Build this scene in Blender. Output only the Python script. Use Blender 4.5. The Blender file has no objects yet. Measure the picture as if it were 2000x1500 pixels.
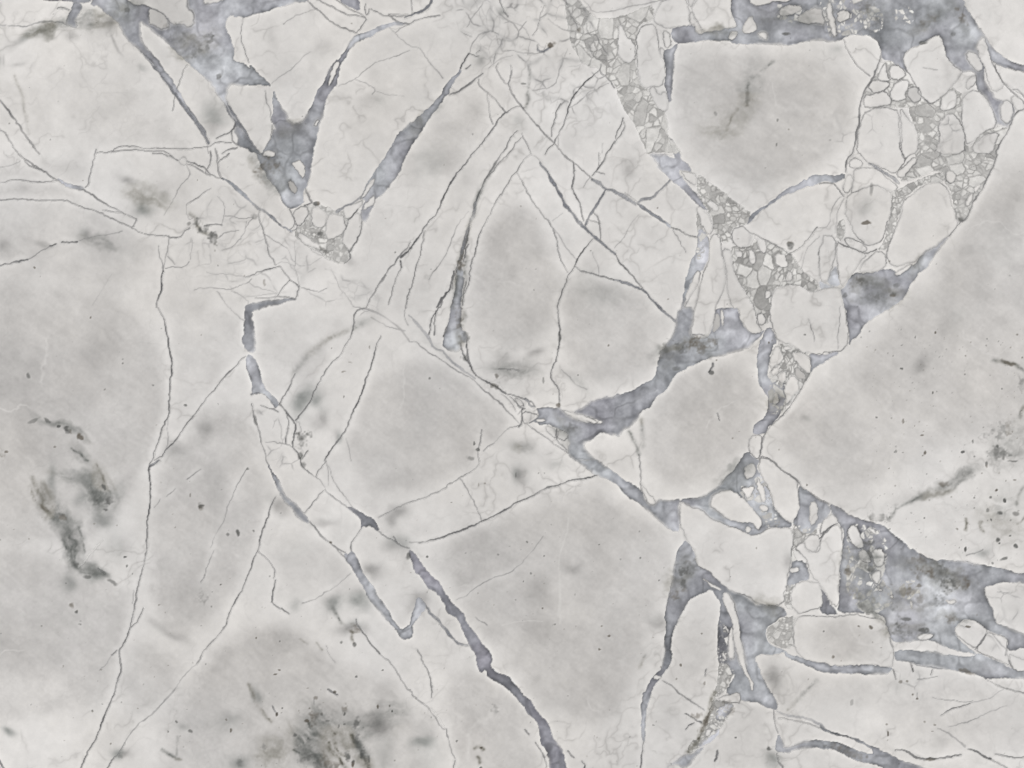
import bpy, math, os
import numpy as np

# ================================================================ camera, light, exposure
scene = bpy.context.scene
PX = .0008                       # metres of stone per photograph pixel: the view is 1.6 m x 1.2 m
T = .02                          # slab thickness
cam_d = bpy.data.cameras.new('camera'); cam = bpy.data.objects.new('camera', cam_d)
scene.collection.objects.link(cam); scene.camera = cam
DIST = 2.0
cam_d.sensor_width = 36.; cam_d.lens = 36.*DIST/(2000*PX)
cam_d.clip_start = .05; cam_d.clip_end = 60
cam.location = (0, 0, T + DIST); cam.rotation_euler = (0, 0, 0)

world = bpy.data.worlds.new('World'); scene.world = world; world.use_nodes = True
bg = world.node_tree.nodes['Background']
bg.inputs['Color'].default_value = (.97, .985, 1., 1); bg.inputs['Strength'].default_value = .42

def area(name, loc, size, power, colour):
    d = bpy.data.lights.new(name, 'AREA'); d.shape = 'RECTANGLE'; d.size, d.size_y = size
    d.energy = power; d.color = colour
    o = bpy.data.objects.new(name, d); scene.collection.objects.link(o); o.location = loc
    v = -np.array([loc[0], loc[1], loc[2] - T]); v = v/np.linalg.norm(v)
    import mathutils
    o.rotation_euler = mathutils.Vector(v).to_track_quat('-Z', 'Y').to_euler()
    return o
for sx, sy in ((-1, 1), (1, 1), (-1, -1), (1, -1)):      # four unseen soft lamps, added around the slab for even light
    area('added_soft_lamp', (sx*2.9, sy*2.3, 3.2), (1.8, 1.4), (54 if sy > 0 else 52)*(1.05 if sx > 0 else .98), (1., .992, .978))

scene.view_settings.view_transform = 'Standard'; scene.view_settings.look = 'None'
scene.view_settings.exposure = 0; scene.view_settings.gamma = 1
scene.view_settings.use_curve_mapping = False

# ================================================================ the drawing of the slab
TRACE = """
@0,0
B .75: 430 0 560 12 700 18 800 22 880 15 880 -40 430 -40
B .7: 720 20 800 25 800 80 760 150 740 210 750 268 700 260 645 235 660 160 690 90
L 1.5 .6: 560 80 620 80 670 100
L 2 .35: 0 240 150 265 250 255 340 225 480 210 600 215 650 235
G 130 45 .8 -35: 260 340
G 55 50 .8: 440 260
G 60 60 .75: 690 350
G 160 120 .55: 900 220
G 90 80 .55: 1050 180
G 100 18 .6 55: 1130 410
G 45 45 .6: 1440 600
G 70 80 .75: 0 560
G 60 30 .4: 220 610
G 15 60 .4: 90 560
L 1.5 .4: 1830 640 1750 770 1720 900 1680 1080
L 2.5 .5: -60 920 0 985 60 1050 130 1160 200 1240 260 1330 350 1460 380 1500
L 1.5 .45: -60 1200 0 1250 50 1300 90 1370 150 1460 180 1500 @0,1 185 5
M 8 .25: 150 740 190 860 230 1000 260 1150 280 1300
L 1.5 .5: 930 1500 960 1485 1090 1480 1130 1440 1250 1430 1350 1440 1500 1450 1700 1455 1850 1450 2000 1440 @1,0 70 1430 110 1395
L 1.8 .6: 1090 1480 1200 1475 1400 1465 1500 1480 1650 1490 @0,1 1680 30
B .62: 880 40 900 0 900 -80 @1,0 1000 -80 1000 0 960 20 840 40 700 80 600 110 480 130 430 155 380 170 350 155 210 150 200 280 240 340 270 430 285 500 275 570 330 600 390 620 440 670 440 630 480 650 520 720 600 790 650 850 600 830 420 835 280 810 215 840 210 920 200 970 250 1090 310 1160 300 1190 250 1110 200 1020 150 970 80 850 0 760 @0,0 1850 630 1780 560 1690 470 1560 350 1440 270 1360 200 1370 330 1390 410 1470 510 1570 620 1680 800 1770 930 1830 1040 1950 1200 2000 1290 @1,0 40 1400 10 1345 @0,0 1900 1160 1760 960 1680 870 1560 690 1450 560 1380 490 1270 420 1200 330 1140 200 1100 170 1000 100 960 50
C .86: 1450 90 1490 88 1600 130 1660 230 1640 270 1580 280 1500 240 1450 240
C .93: 1250 -80 1250 0 1300 40 1350 50 1400 35 1480 85 1600 130 1670 235 1780 240 1890 270 1900 110 1830 80 1820 0 1820 -80
C 1: @1,0 -10 35 60 38 120 20 190 0 190 -80 60 -80 0 -30
D 30 28 .6: 1240 100
@1,0
B .55: 680 880 700 960 740 1030 800 1100 830 1210 930 1195 1000 1100 1060 1010 1090 900 1140 840 1200 720 1240 640 1290 590 1340 540 1370 480 1430 400 1480 330 1570 320 1700 260 1830 220 1870 205 1990 235 1900 245 1800 255 1700 310 1580 380 1470 430 1420 470 1390 530 1340 620 1330 660 1310 750 1280 850 1190 960 1160 1100 1120 1200 1080 1380 1060 1500 @1,1 1045 100 1015 230 1000 340 975 340 965 400 970 480 870 530 820 550 770 480 710 370 640 280 580 180 530 80 500 0 @1,0 480 1470 560 1500 600 1440 650 1330 670 1240 690 1280 660 1160 670 1100 655 970 665 890
D 30 35 .8: 130 740
D 45 45 .7: 40 360
D 30 40 .5: 20 470
D 60 40 .35: 900 1240
D 90 70 .6: @0,0 1900 480
D 90 90 .4: @0,0 1720 330
B .75: 1310 0 1380 60 1510 110 1505 0 1505 -60 1310 -60
L 2 .6: 970 -40 1030 40 1130 120 1210 190 1310 260 1400 295 1480 320
L 2 .6: 1070 -30 1100 0 1200 40 1300 100 1400 140 1480 150
L 1.5 .5: 1300 10 1400 80 1500 125 1560 160
L 2 .4: 1480 150 1590 170 1540 240 1480 310
L 1.5 .5: 1570 40 1560 120 1590 150 1600 90
L 2.5 .6: 1620 90 1700 120 1750 160 1840 150 1900 160 2000 150
L 2.5 .6: 1780 140 1850 190 1900 220 2000 235
L 1.5 .5: 1780 135 2000 140
L 1.2 .5: 370 170 350 270 360 400 390 470 400 550 430 610
L 1.2 .25: 1070 90 950 130 830 190 760 240
L 1.2 .3: 650 820 780 720 850 690 950 570 1030 510
G 60 120 .22: 640 380
G 110 90 .25: 1150 500
C 1: 1285 600 1330 600 1310 670 1250 770 1215 850 1215 780 1240 680
C .98: 1060 1220 1100 1160 1120 1170 1090 1230
L 1.3 .35: 1300 840 1380 820 1460 780 1540 710 1650 630 1720 590 1800 570 1900 530 2000 490
L 1.3 .35: 1460 780 1540 800 1640 850 1670 880 1640 920
L 1.2 .35: 1800 260 1860 325 1930 390 2000 450 @2,0 100 460 170 570 230 640 330 760
L 1.2 .35: 1860 325 1920 270 2000 240
L 1.2 .2: 1670 890 1800 920 1950 950
G 120 90 .3: 1680 1030
G 120 160 1.25: 90 1150
L 1.2 .45: 590 880 600 1000 640 1100 660 1200
L 2 .5: 660 1230 650 1330 600 1440 570 1500
B .65: 310 1200 380 1280 450 1400 550 1500 480 1500 400 1440 320 1430 320 1330 280 1260
L 2 .7: 110 1355 190 1310 260 1280 300 1200
L 1.5 .6: 100 1395 180 1385 260 1395
L 2 .6: 260 1280 265 1380 320 1420
L 2 .5: 170 1500 240 1460 310 1440
L 2 .3: 0 1350 30 1420 40 1500
@2,0
B .5: 500 650 440 730 370 800 320 900 310 940 200 1030 100 1120 0 1210 @1,0 1890 1290 1840 1400 1790 1500 @1,1 1720 90 1650 190 1590 280 1550 350 1520 420 1540 440 1580 450 1550 500 1520 580 1530 660 1570 670 1620 580 1650 500 1650 440 1700 430 1760 370 1820 290 1900 180 1940 80 1970 0 @2,0 -20 1490 20 1420 70 1340 120 1270 200 1140 280 1040 370 940 400 860 450 770 505 700
C 1: @1,1 1640 240 1660 250 1620 330 1540 440 1515 440 1570 330
C 1: @1,1 1540 560 1560 500 1620 430 1660 390 1660 490 1600 520
L 2.5 .8: 500 660 530 590 575 525
L 1.5 .6: 575 525 620 535 680 540
L 3.5 .6: 390 925 440 910 520 870 600 800 660 750 710 715
L 2 .5: 550 660 600 630
G 50 60 .6: 670 600
L 1.5 .4: 650 510 690 490
L 2 .6: 12 -40 15 0 20 130
L 4.5 .65: 240 -60 220 0 200 60 110 110 20 135 -40 170
L 2 .4: 0 230 60 190 160 165 300 150
L 2 .25: 580 520 620 420 700 330 800 290
L 3 .6: 870 -40 880 0 910 60 930 120 970 155
G 40 40 .4: 920 90
L 2 .4: 1310 50 1280 130 1260 220 1200 340
L 2 .35: 1360 180 1420 240 1480 290 1600 300
L 2.5 .5: 1490 -60 1510 0 1580 160 1620 220 1640 300
D 25 35 .5: 1640 290
L 2 .4: 1720 220 1740 340 1830 340 1860 430 1940 540
D 40 32 .95: 1385 430
L 4 .6: 1250 440 1260 500 1310 500 1370 460
L 2.5 .35: 900 490 1000 490 1100 510 1200 530 1300 510
L 2 .3: 780 660 850 600 900 560 1000 540
L 2 .5: 870 610 850 660 870 720 930 820 960 810
L 2.5 .7: 985 640 995 710 960 810 970 860 1000 930 1060 990 1110 1050
L 2 .6: 670 770 670 830 740 890 800 950 880 1030 940 1090
L 2 .5: 760 920 770 1050 790 1170 810 1220
L 2.5 .7: 1070 1030 990 1050 940 1090 870 1170 820 1240 740 1340 700 1400 610 1500 @2,1 530 110 450 210 390 320 310 450 290 530 220 640 140 740 100 800 50 870 0 930 @1,1 1920 1020
L 2.2 .55: 1080 1030 1130 1080 1190 1170 1260 1240 1330 1310 1390 1370 1450 1440 1500 1500 @2,1 1530 50 1590 90
G 60 80 .35: 1080 1200
L 1.8 .45: 1090 1290 1100 1340 1160 1420 1190 1500
L 2.5 .45: 1040 1270 970 1380 900 1500 @2,1 830 120 760 220
L 1.5 .45: 1080 1340 1030 1400 960 1500 @2,1 900 70 830 150 780 210
M 8 .5: 1150 920 1160 960 1130 1040
G 30 40 .6: 1170 930
D 30 12 .5: 1110 820
M 7 .35: 1165 600 1170 720 1150 920
L 2.2 .7: 1840 690 1770 760 1680 840 1610 940 1560 1020 1530 1120 1500 1220 1460 1300 1410 1400 1360 1430 1320 1500
L 2 .6: 1480 1020 1420 1130 1390 1240 1385 1330
L 1.5 .3: 1560 1050 1680 980 1780 880 1940 810
L 2.5 .5: 1860 620 1850 700 1930 760 2000 860
L 1.5 .4: 1450 1350 1450 1440
L 2 .7: 2000 1380 1960 1450 1920 1500
L 1 .4: 1890 1400 1880 1500
L 2 .25: 1150 540 1170 460 1180 350 1110 260 1000 210 930 230
L 2 .22: 1540 480 1480 620 1420 850 1200 880
L 2 .22: 560 260 640 130 700 60 720 -40
L 2 .22: 840 340 860 430 900 490
G 220 120 .25: 850 200
Z 15 .42: 1500 -60 1620 -60 1700 60 1800 180 2000 180 @3,0 180 120 270 60 380 50 390 200 240 230 205 380 220 700 250 850 330 870 500 1100 520 1200 530 1330 660 1500 @3,1 640 0 500 0 330 0 @3,0 320 1500 170 1180 60 1000 0 800 @2,0 1960 820 1850 650 1700 650 1560 420
@3,0
L 2 .3: @2,0 1650 -60 @2,0 1750 60 1800 130 @3,0 0 110 140 60 270 40 420 20
C 1: 340 230 400 240 420 400 450 540 500 660 480 800 430 850 390 830 330 860 260 840 230 700 220 450 205 370 250 270
C 1: 40 250 70 240 110 370 180 400 210 520 200 590 140 610 40 580 20 480 40 350
C 1: 390 190 400 120 450 20 480 0 480 -50 690 -50 690 0 720 80 740 160 720 240 620 260 530 270 480 260 390 210
C .97: 715 -40 720 0 740 80 790 0 790 -40
C 1.01: 745 90 800 0 830 -60 1140 -60 1140 0 1130 90 1180 200 1200 260 1110 270 1000 300 880 320 800 200
C .98: 740 90 800 200 875 325 800 330 780 230 730 230
C 1: 470 300 510 290 550 380 555 440 510 480 470 400
C .97: 430 450 480 470 490 520 470 580
C .98: 340 870 390 840 440 930 480 880 520 960 510 1090 440 1080 370 960
B .5: 600 430 700 415 800 410 1000 395 1110 400 1210 440 1530 425 1740 445 1880 400 2000 380 @4,0 120 410 240 380 300 340 480 340 550 390 600 480 600 560 640 590 720 600 740 650 800 660 840 690 880 740 960 850 1020 960 1090 1010 940 830 820 610 820 550 840 510 960 430 1070 380 1160 330 1200 390 1220 510 1260 590 1370 680 1410 710 1470 680 1530 720 1540 860 1570 890 1680 1040 1720 1200 1770 1220 1860 1240 1920 1100 1870 1000 1800 980 1740 960 1640 860 1620 760 1600 690 1660 560 1690 600 1780 640 1900 670 2100 740 2100 680 1930 620 1830 570 1700 480 1590 330 1500 170 1400 0 1370 -80 0 -80 @3,0 1140 -80 1140 0 1130 90 1180 200 1200 265 1110 270 1000 300 880 320 800 330 780 230 640 260 530 280
C 1: 1310 165 1360 165 1390 320 1250 330 1240 280
C 1: 1130 300 1200 305 1205 370 1160 400 1125 390
C .98: 1390 340 1440 300 1490 350 1480 395
C .98: 1320 0 1320 -50 1720 -50 1720 0 1600 20 1400 50 1330 40
C .9: 1760 210 1850 110 2000 60 @4,0 40 130 60 230 @3,0 2000 235 1880 235
C .9: 1640 60 1720 40 1850 70 1800 120 1680 150 1600 150
B .34: 500 480 560 470 590 430 620 430 580 520 570 700 560 830 550 1000 520 990 500 870 480 830 500 700 480 540
M 8 .55: 1550 600 1450 680 1410 730 1330 770 1300 860 1300 950 1290 1030
D 25 80 .35: 1300 960
D 45 45 .3: 1030 1290
G 380 380 .6: 1250 900
M 7 .4: 1090 1270 1150 1130 1200 1070
D 12 20 .45: 1590 1170
D 10 20 .45: 1585 1420
D 20 20 .3: 985 1110
D 50 20 .8: 1680 330
D 100 40 .3: 1500 200
L 2 .7: 80 1150 40 1250 10 1360
L 1.5 .6: 70 1150 100 1230 60 1310 0 1400
L 4 .5: 1760 235 1880 245 2000 238
@4,0
L 1.5 .4: 240 390 270 500 340 610 430 700 490 740
L 3.5 .5: 600 480 590 600 540 730 440 900 400 1010 390 1200 360 1350 320 1500 @4,1 270 60 260 180
Z 9 .6: -20 -40 420 -40 420 0 640 110 620 260 540 330 300 340 180 370 100 380 60 200
C .99: 60 40 110 20 150 200 180 330 130 370 90 200
C .97: 170 100 300 110 290 180 180 240
Z 13 .45: 880 1000 1000 960 1110 1010 1200 940 1280 850 1330 890 1400 920 1390 1100 1400 1200 1430 1400 1480 1450 1560 1290 1740 1240 1860 1250 1800 1330 1740 1450 1740 1500 @4,1 1740 0 1700 130 1640 260 1580 380 1510 460 1460 600 1420 650 1360 690 1300 450 1280 330 1230 300 1190 160 1050 190 900 250 780 270 830 220 870 170 960 60 930 0 @4,0 920 1500 960 1420 960 1280 880 1120 870 1050
Z 9 .5: 560 720 600 700 640 590 740 600 800 660 880 740 870 800 960 830 1010 930 1000 980 880 1050 790 1050 760 1040 470 1060 430 1000 430 940 490 870 500 790
C 1: 1530 430 1600 340 1640 470 1680 600 1730 700 1810 850 1700 890 1650 800 1610 650 1560 560
C .95: 1430 500 1540 500 1580 620 1600 680 1540 700 1450 600
C .99: 840 510 960 430 1000 430 1070 380 1160 330 1190 390 1220 510 1260 590 1370 680 1400 710 1280 850 1200 940 1110 1010 1020 960 960 850 880 740 820 610 820 550
L 2 .3: 1010 650 1160 685
C 1: 1390 1100 1400 920 1540 870 1620 970 1690 1060 1750 1230 1600 1290 1480 1400 1430 1400 1400 1200
C .97: 1430 780 1520 720 1540 800 1440 880
C 1: 1200 940 1280 880 1330 890 1340 1000 1300 1070 1190 1080 1190 1000
C 1: 720 830 800 780 870 800 870 850 840 900 830 970 720 990 690 930
C .9: 870 860 960 830 1010 930 990 970 910 1000 850 910
C 1: 380 1300 420 1150 470 1070 750 1050 780 1150 800 1500 @4,1 820 0 850 60 760 190 700 190 600 130 480 90 430 60 410 0 @4,0 370 1500
C 1: 440 940 540 920 640 880 700 960 700 1030 470 1050 430 1000
C .97: 490 870 500 790 560 780 700 800 650 870 560 920
C 1: 600 700 650 590 660 740 700 790 560 780
C 1: 680 680 720 640 800 660 850 720 790 780 700 770
C 1: 785 1050 840 1130 960 1280 960 1420 930 1500 @4,1 900 0 830 60 @4,0 810 1500 800 1200
C .97: 1150 1200 1280 1090 1390 1180 1420 1400 1430 1500 1130 1500 1180 1350
C .97: 1480 1420 1640 1310 1760 1290 1720 1400 1700 1500 1520 1500
C .97: 1780 980 1850 970 1900 1080 1880 1180 1840 1220 1770 1160
C .97: 1860 960 1940 920 2000 1010 2000 1060 1930 1100
C 1: 1700 620 1800 660 1920 680 2080 740 2080 900 1980 920 1880 860 1790 790 1730 690
L 2 .6: 1690 600 1800 640 1920 680
L 2.2 .6: 1640 440 1700 640 1790 800 1870 880 1960 960 2000 1000
L 2 .5: 1870 880 1930 860 2000 940
L 2.2 .6: 2000 1060 1920 1100 1860 1250 1800 1330 1740 1450 1730 1500 @4,1 1740 0 1700 130 1640 260 1580 380 1510 460 1460 600 1420 650 1360 690 1270 800
D 40 60 .85 -30: 1400 190
D 25 25 .6: 1350 90
D 45 22 .8: 1010 410
D 80 60 .55: 480 60
D 70 50 .5: 560 200
D 120 50 .4 -30: 1060 210
G 60 160 .4: 1260 680
D 25 25 .5: 1310 335
G 60 60 .4: 110 500
@0,0
L 7 .62: 1230 300 1330 430 1420 530 1520 640 1620 790 1720 920 1800 1030 1900 1160 1980 1290 @1,0 40 1400
L 9 .7: @1,0 205 1000 250 1090 305 1170 330 1230 400 1330 470 1440 530 1500 @1,1 560 80
@0,1
L 2.5 .5: 180 0 240 50 300 90 380 140 470 200 550 260 650 310 720 340 800 350 870 380 950 440 1050 500 1150 555 1230 600 1330 640
B .55: 540 230 620 270 700 300 780 310 830 340 800 355 710 345 620 310
L 2 .4: 240 60 290 120 380 150 450 180
L 1.8 .45: -80 290 0 285 60 275 130 250 200 260 300 275 400 285 500 270 560 260
L 1.8 .45: -80 462 0 460 200 455 400 460 540 440 650 455 740 490 860 535 960 570 1060 620 1180 680 1250 700 1330 740 1400 775 1510 800
L 1.5 .4: 1000 550 1130 565 1200 580
L 2 .5: 1330 640 1320 680 1290 720
L 1.8 .5: 950 -50 930 0 915 100 890 210 860 290 830 330
L 1.2 .3: 0 130 100 110 200 70
L 2.5 .55: 1500 0 1600 10 1680 30 1740 60
C 1: 1750 50 1800 25 1835 70 1820 110 1760 90
L 2 .7: 1835 70 1900 100 1950 120 2000 130 @1,1 50 200
L 2 .4: 1830 100 1900 120 2000 180 @1,1 30 200
L 1.5 .35: 1830 120 1870 200 1830 250 1770 300 1720 400 1680 480 1610 600
G 150 120 .75: 1620 360
G 100 90 .75: 1370 560
G 110 35 .6 20: 1240 230
G 250 200 .3: 1450 430
G 190 90 .55 15: 1000 900
G 80 80 .4: 850 820
G 100 30 .35: 480 840
G 100 70 .4: 60 930
G 200 60 .3: 250 360
G 300 130 .35: 650 150
L 2.5 .55: -80 1120 0 1095 100 1070 200 1045 270 1030
L 3 .7: 490 905 550 890
L 3 .7: 600 870 680 865 750 855
L 1.5 .3: 270 1030 400 960 490 905
L 1.2 .3: 750 850 900 810 1050 795 1190 765
D 14 12 .7: 335 1110
L 1.2 .2: 1090 1180 1000 1320 900 1490
L 3 .65: 1590 1150 1575 1230 1590 1320 1550 1410 1535 1500
L 2 .35: 1550 900 1560 1000 1590 1080 1590 1150
L 1.5 .3: 1650 800 1640 950 1600 1080 1590 1150
L 2 .45: 1510 800 1560 800 1650 810 1750 820 1800 770 1850 730
L 1.8 .35: 1610 1120 1700 1100 1820 1110 1850 1060
L 1.3 .3: 1640 1000 1700 1080
L 1.6 .4: 1820 500 1880 460 1950 410 2000 370
L 1.5 .3: 1820 500 1810 600
M 9 .7: 1850 590 1880 610 1900 640 1930 700 1960 760 @1,1 60 800
D 28 34 .8: 1955 750
D 35 45 .6: 1920 660
D 22 22 .5: 1840 690
L 1.3 .35: 1820 600 1840 650 1870 630
L 1.5 .25: 1870 850 1880 930 1860 1040
@1,1
C .97: 840 100 910 70 985 90 960 250 920 210 880 140
C .8: 800 270 850 260 900 310 905 380 870 390 830 320
C .98: 560 0 590 -30 680 -30 690 10 670 25 600 20
D 90 130 .55 40: 620 150
L 3 .6: 985 340 1000 380 1040 440 1050 480
D 35 22 .8: 1090 490
L 2 .6: 980 500 1050 480
L 1.5 .5: 820 550 860 620 880 690 820 750
B .6: 150 240 220 255 300 310 380 370 440 440 510 510 600 570 680 640 770 710 860 770 830 775 760 720 650 640 560 570 500 520 430 460 350 390 270 330 200 270
L 2 .5: 120 90 150 60 200 20 240 0
L 3.5 .4: 110 -40 110 0 115 120 140 200 160 240
L 2 .5: 60 -20 60 0 50 100 20 150 0 190
L 2 .5: 0 190 80 215 160 240
L 2 .5: 830 770 890 740 910 700 870 680
L 1.5 .45: 540 545 525 620 545 690 570 760 600 860 630 960 670 1040 690 1090
D 35 30 .4: 490 615
L 1.5 .3: 200 600 350 630 480 620
L 1.3 .25: 130 420 190 480 200 560 180 650 170 690
L 1.5 .3: 400 660 390 760 330 860 260 920 170 940
L 2 .3: 480 630 420 680 390 740
L 1.5 .35: 580 790 650 840 740 890 800 920
D 45 80 .7: 60 820
D 60 50 .5: 20 740
L 2 .4: 0 700 80 690 170 690
L 2 .35: 110 840 160 800 200 760 330 750
L 1.3 .3: 0 370 60 340
L 1.8 .5: 400 1210 500 1170 590 1130 730 1100
L 1.5 .4: 730 1100 770 1160 830 1240 890 1280 920 1300 880 1400
L 1.5 .4: 820 1240 760 1310 700 1380
L 1.3 .3: 440 1260 480 1290 560 1320 640 1340 700 1370
L 1.8 .35: @0,1 1900 1330 @1,1 0 1310 130 1320 250 1330 340 1290 400 1270 440 1260 460 1220
L 1.8 .3: 250 1340 350 1390 430 1440 430 1475
L 1.5 .3: 130 1350 180 1430 240 1500 @1,2 300 60 390 130
L 1.5 .3: 20 1160 100 1190 200 1170 300 1190 400 1210
L 1.5 .5: 490 1400 600 1410 700 1385 780 1400 880 1415
D 15 40 .3: 580 1260
L 1.5 .35: 920 1300 1000 1330 1080 1350 1150 1340 1200 1310
L 1.2 .25: 1230 1130 1290 1250 1320 1330 1400 1420 1450 1490
L 1.3 .2: 880 850 880 1080 920 1290
L 1.3 .2: 800 920 880 1080 1000 1100 1080 1060 1170 1000
L 1.3 .2: 690 1090 740 1050 880 1090
Z 10 .32: 960 680 870 560 960 500 1150 500 1350 580 1510 580 1520 790 1400 1000 1370 1080 1200 1040 1100 960 960 870 870 790 910 700
Z 6 .6: 960 680 1040 600 1060 730 1150 720 1180 830 1300 830 1260 980 1170 1000 1100 920 1060 850 960 750
C .98: 870 560 960 520 1010 520 1020 590 950 690 900 700 860 620
C .97: 1190 620 1240 580 1310 590 1360 650 1380 720 1350 780 1250 830 1190 840 1170 740
C .99: 1340 520 1500 470 1560 440 1500 540 1420 620 1380 640 1350 580
C .97: 1400 660 1450 600 1510 580 1520 700 1510 790 1450 900 1400 940 1350 880 1350 800
C .97: 1040 520 1140 520 1210 600 1180 660 1160 720 1050 700
C 1: 900 780 960 770 1050 850 1110 890 1130 940 1050 910 960 870
C 1: 1030 930 1060 930 1150 980 1150 1000 1090 980
D 55 42 .85: 1120 790
D 60 20 .5 30: 1170 940
L 2 .5: 1400 940 1420 1030 1370 1080
L 4.5 .3: 1520 420 1440 480 1350 520 1290 560
L 2 .6: 1500 540 1430 620 1390 650
L 2 .5: 1530 670 1510 790 1450 900 1410 950
G 60 60 .3: 1420 1050
L 2 .4: 2000 870 1950 960 1880 1040 1800 1120 1730 1220 1680 1310 1620 1400 1570 1500
L 3 .45: 1760 1190 1690 1290
L 3 .6: 2000 920 1970 980 1920 1020
L 2 .7: 1910 1050 1915 1110
L 1.5 .4: 1915 1110 1860 1230 1830 1350 1800 1480
L 3 .6: @2,1 0 1320 @1,1 2000 1350 1980 1420 1970 1500
@2,1
L 1.5 .55: 150 760 120 880 100 970 80 1080 40 1220 10 1320
L 3.5 .6: 760 220 700 330 650 460 
L 5 .55: 690 360 640 500 620 570 600 650 570 760 530 850 510 930 490 1040
L 2 .5: 570 880 540 950 530 1050
D 40 60 .7: 500 1080
L 3.5 .7: 435 1140 430 1230 400 1320 350 1380 300 1440 270 1500
L 2 .5: 465 1130 455 1230
B .45: 470 1080 530 1100 520 1300 500 1500 430 1500 430 1380 460 1250
L 3 .8: 435 1370 425 1470 410 1500
L 2 .5: 320 1440 300 1500
L 1.5 .35: 570 560 520 620 480 690 440 770 400 850 360 980 280 1090 180 1230
L 1.8 .5: 1180 0 1110 70 1040 170 980 250 930 350 860 450 800 550 740 660 700 770 670 830 640 960 610 1060 590 1150 580 1220 550 1330 530 1380
L 1.5 .4: 1045 170 1100 280 1180 430 1240 530 1330 640 1400 720 1430 800 1450 920 1480 1060 1540 1160
L 1.3 .25: 1410 730 1500 860 1550 960 1620 1030
L 5 .55: 1270 90 1340 160 1400 280 1460 380 1530 520 1600 610 1700 710 1780 790 1870 870 2000 980
L 2.5 .6: 1590 90 1600 180 1590 280 1580 340
L 2 .5: 1590 90 1680 160 1750 220 1790 260
L 2.5 .65: 1580 350 1630 420 1670 530 1700 650
L 3.5 .6: 1920 0 1880 80 1830 160
L 2 .5: 1830 160 1780 220
L 1.5 .3: 1760 240 1700 330
L 1.5 .4: 1850 0 1835 130
L 5.5 .5: 1780 260 1860 290 1920 350 2000 360 @3,1 100 430 200 495
L 4 .6: 1920 360 1860 430 1810 540 1760 610 1720 690
L 2 .35: 1820 180 1900 210
L 2 .5: 1800 570 1850 630 1870 720 1860 860
L 1.5 .4: 1730 640 1800 660 1870 690
L 2.2 .7: 1785 830 1720 910 1650 1000 1610 1090 1560 1160 1540 1230 1490 1330 1460 1430 1450 1500
L 2.5 .6: 1610 1100 1680 1160 1780 1175 1880 1200 2000 1225
L 1.2 .2: 1790 960 1830 1080 1850 1180
L 1 .2: 1400 660 1500 580
L 1.5 .25: 1180 0 1240 40 1280 90
G 280 480 .55: 1040 900
G 320 160 .45: 250 60
G 220 170 .45: 1900 1380
@3,1
B .5: 200 490 280 520 350 560 430 610 500 670 550 715 530 715 440 655 340 590 250 530
L 2.5 .5: 550 720 630 750 700 785 800 820
L 1.5 .35: 570 740 620 820 660 880 700 960
L 4 .5: 540 260 480 330 400 390 360 430 280 445 220 490
L 1.5 .4: 100 390 200 470
L 1.2 .25: 0 920 80 840 150 700 230 600
B .45: 330 0 400 60 430 100 420 140 520 220 570 270 680 370 800 490 830 520 920 560 880 500 800 390 720 300 650 230 630 170 700 170 760 170 710 110 650 30 640 0 @3,0 600 1440 550 1340 530 1330 570 1480 @3,1 580 0 600 60 560 40 500 0
C 1: 650 180 710 170 810 200 810 290 780 320 700 250
Z 11 .55: 810 200 880 240 1000 330 1130 430 1250 530 1340 580 1300 680 1240 700 1150 740 1140 850 1060 890 1030 800 970 770 960 640 900 540 800 400
C 1: 800 510 850 520 920 600 960 680 960 770 920 790 870 720 820 600 800 560
C 1: 890 470 950 450 1010 530 1000 570 940 540
C 1: 780 370 850 390 850 430
C 1: 850 430 880 430 880 470 850 460
C .98: 1150 760 1230 710 1270 710 1330 780 1330 880 1300 910 1220 920 1150 850
B .55: 1300 660 1340 580 1400 560 1490 490 1580 430 1660 360 1750 310 1850 270 1950 210 2000 210 @4,1 70 200 150 220 250 200 240 250 140 290 70 275 0 285 @3,1 1900 310 1830 350 1700 400 1600 440 1500 520 1400 600 1330 660 1290 690
D 35 50 .95: 1720 890
L 2 .5: 1330 770 1450 830 1560 880 1650 940 1710 990
L 2 .5: 1710 970 1790 940 1840 880 1900 810 1980 720
L 1.3 .3: 1820 1130 1880 960 1900 900 2000 800
Z 12 .65: 1140 880 1330 920 1380 820 1500 850 1650 930 1740 980 1820 1130 1990 1230 1990 1330 1940 1370 1830 1290 1700 1270 1560 1320 1520 1500 @3,2 1520 60 1500 180 1400 100 @3,1 1340 1480 1300 1380 1200 1250 1130 1000
C 1: 1390 820 1450 830 1500 880 1470 980 1440 980 1390 890
C 1: 1330 920 1380 990 1380 1070 1320 1080 1310 980
C 1: 1560 990 1650 980 1690 1060 1680 1120 1600 1120 1560 1060
C 1: 1170 950 1250 950 1250 1010 1190 1010
C 1: 1470 1340 1530 1340 1530 1400 1480 1420
C .98: 1680 1150 1740 1160 1720 1240 1660 1240
C 1: @3,1 1525 1480 1550 1350 1640 1290 1740 1270 1830 1290 1930 1370 @4,1 90 1310 190 1310 210 1380 240 1500 @4,2 270 100 285 270 270 370 215 425 100 430 0 460 @3,2 1880 450 1760 380 1680 350 1600 330 1560 230 1525 100
C 1: 960 780 1030 800 1050 920 1080 1100 1085 1250 1050 1350 1000 1440 990 1500 @3,2 985 60 960 140 930 280 880 300 760 290 750 200 775 0 @3,1 785 1500 820 1340 870 1180 930 1050 920 880
C .99: 1070 920 1130 950 1150 1100 1200 1230 1290 1370 1350 1500 @3,2 1385 60 1410 180 1430 240 1380 272 1290 230 1230 130 1210 0 @3,1 1160 1500 1110 1350 1090 1270 1100 1120 1060 1000
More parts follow.
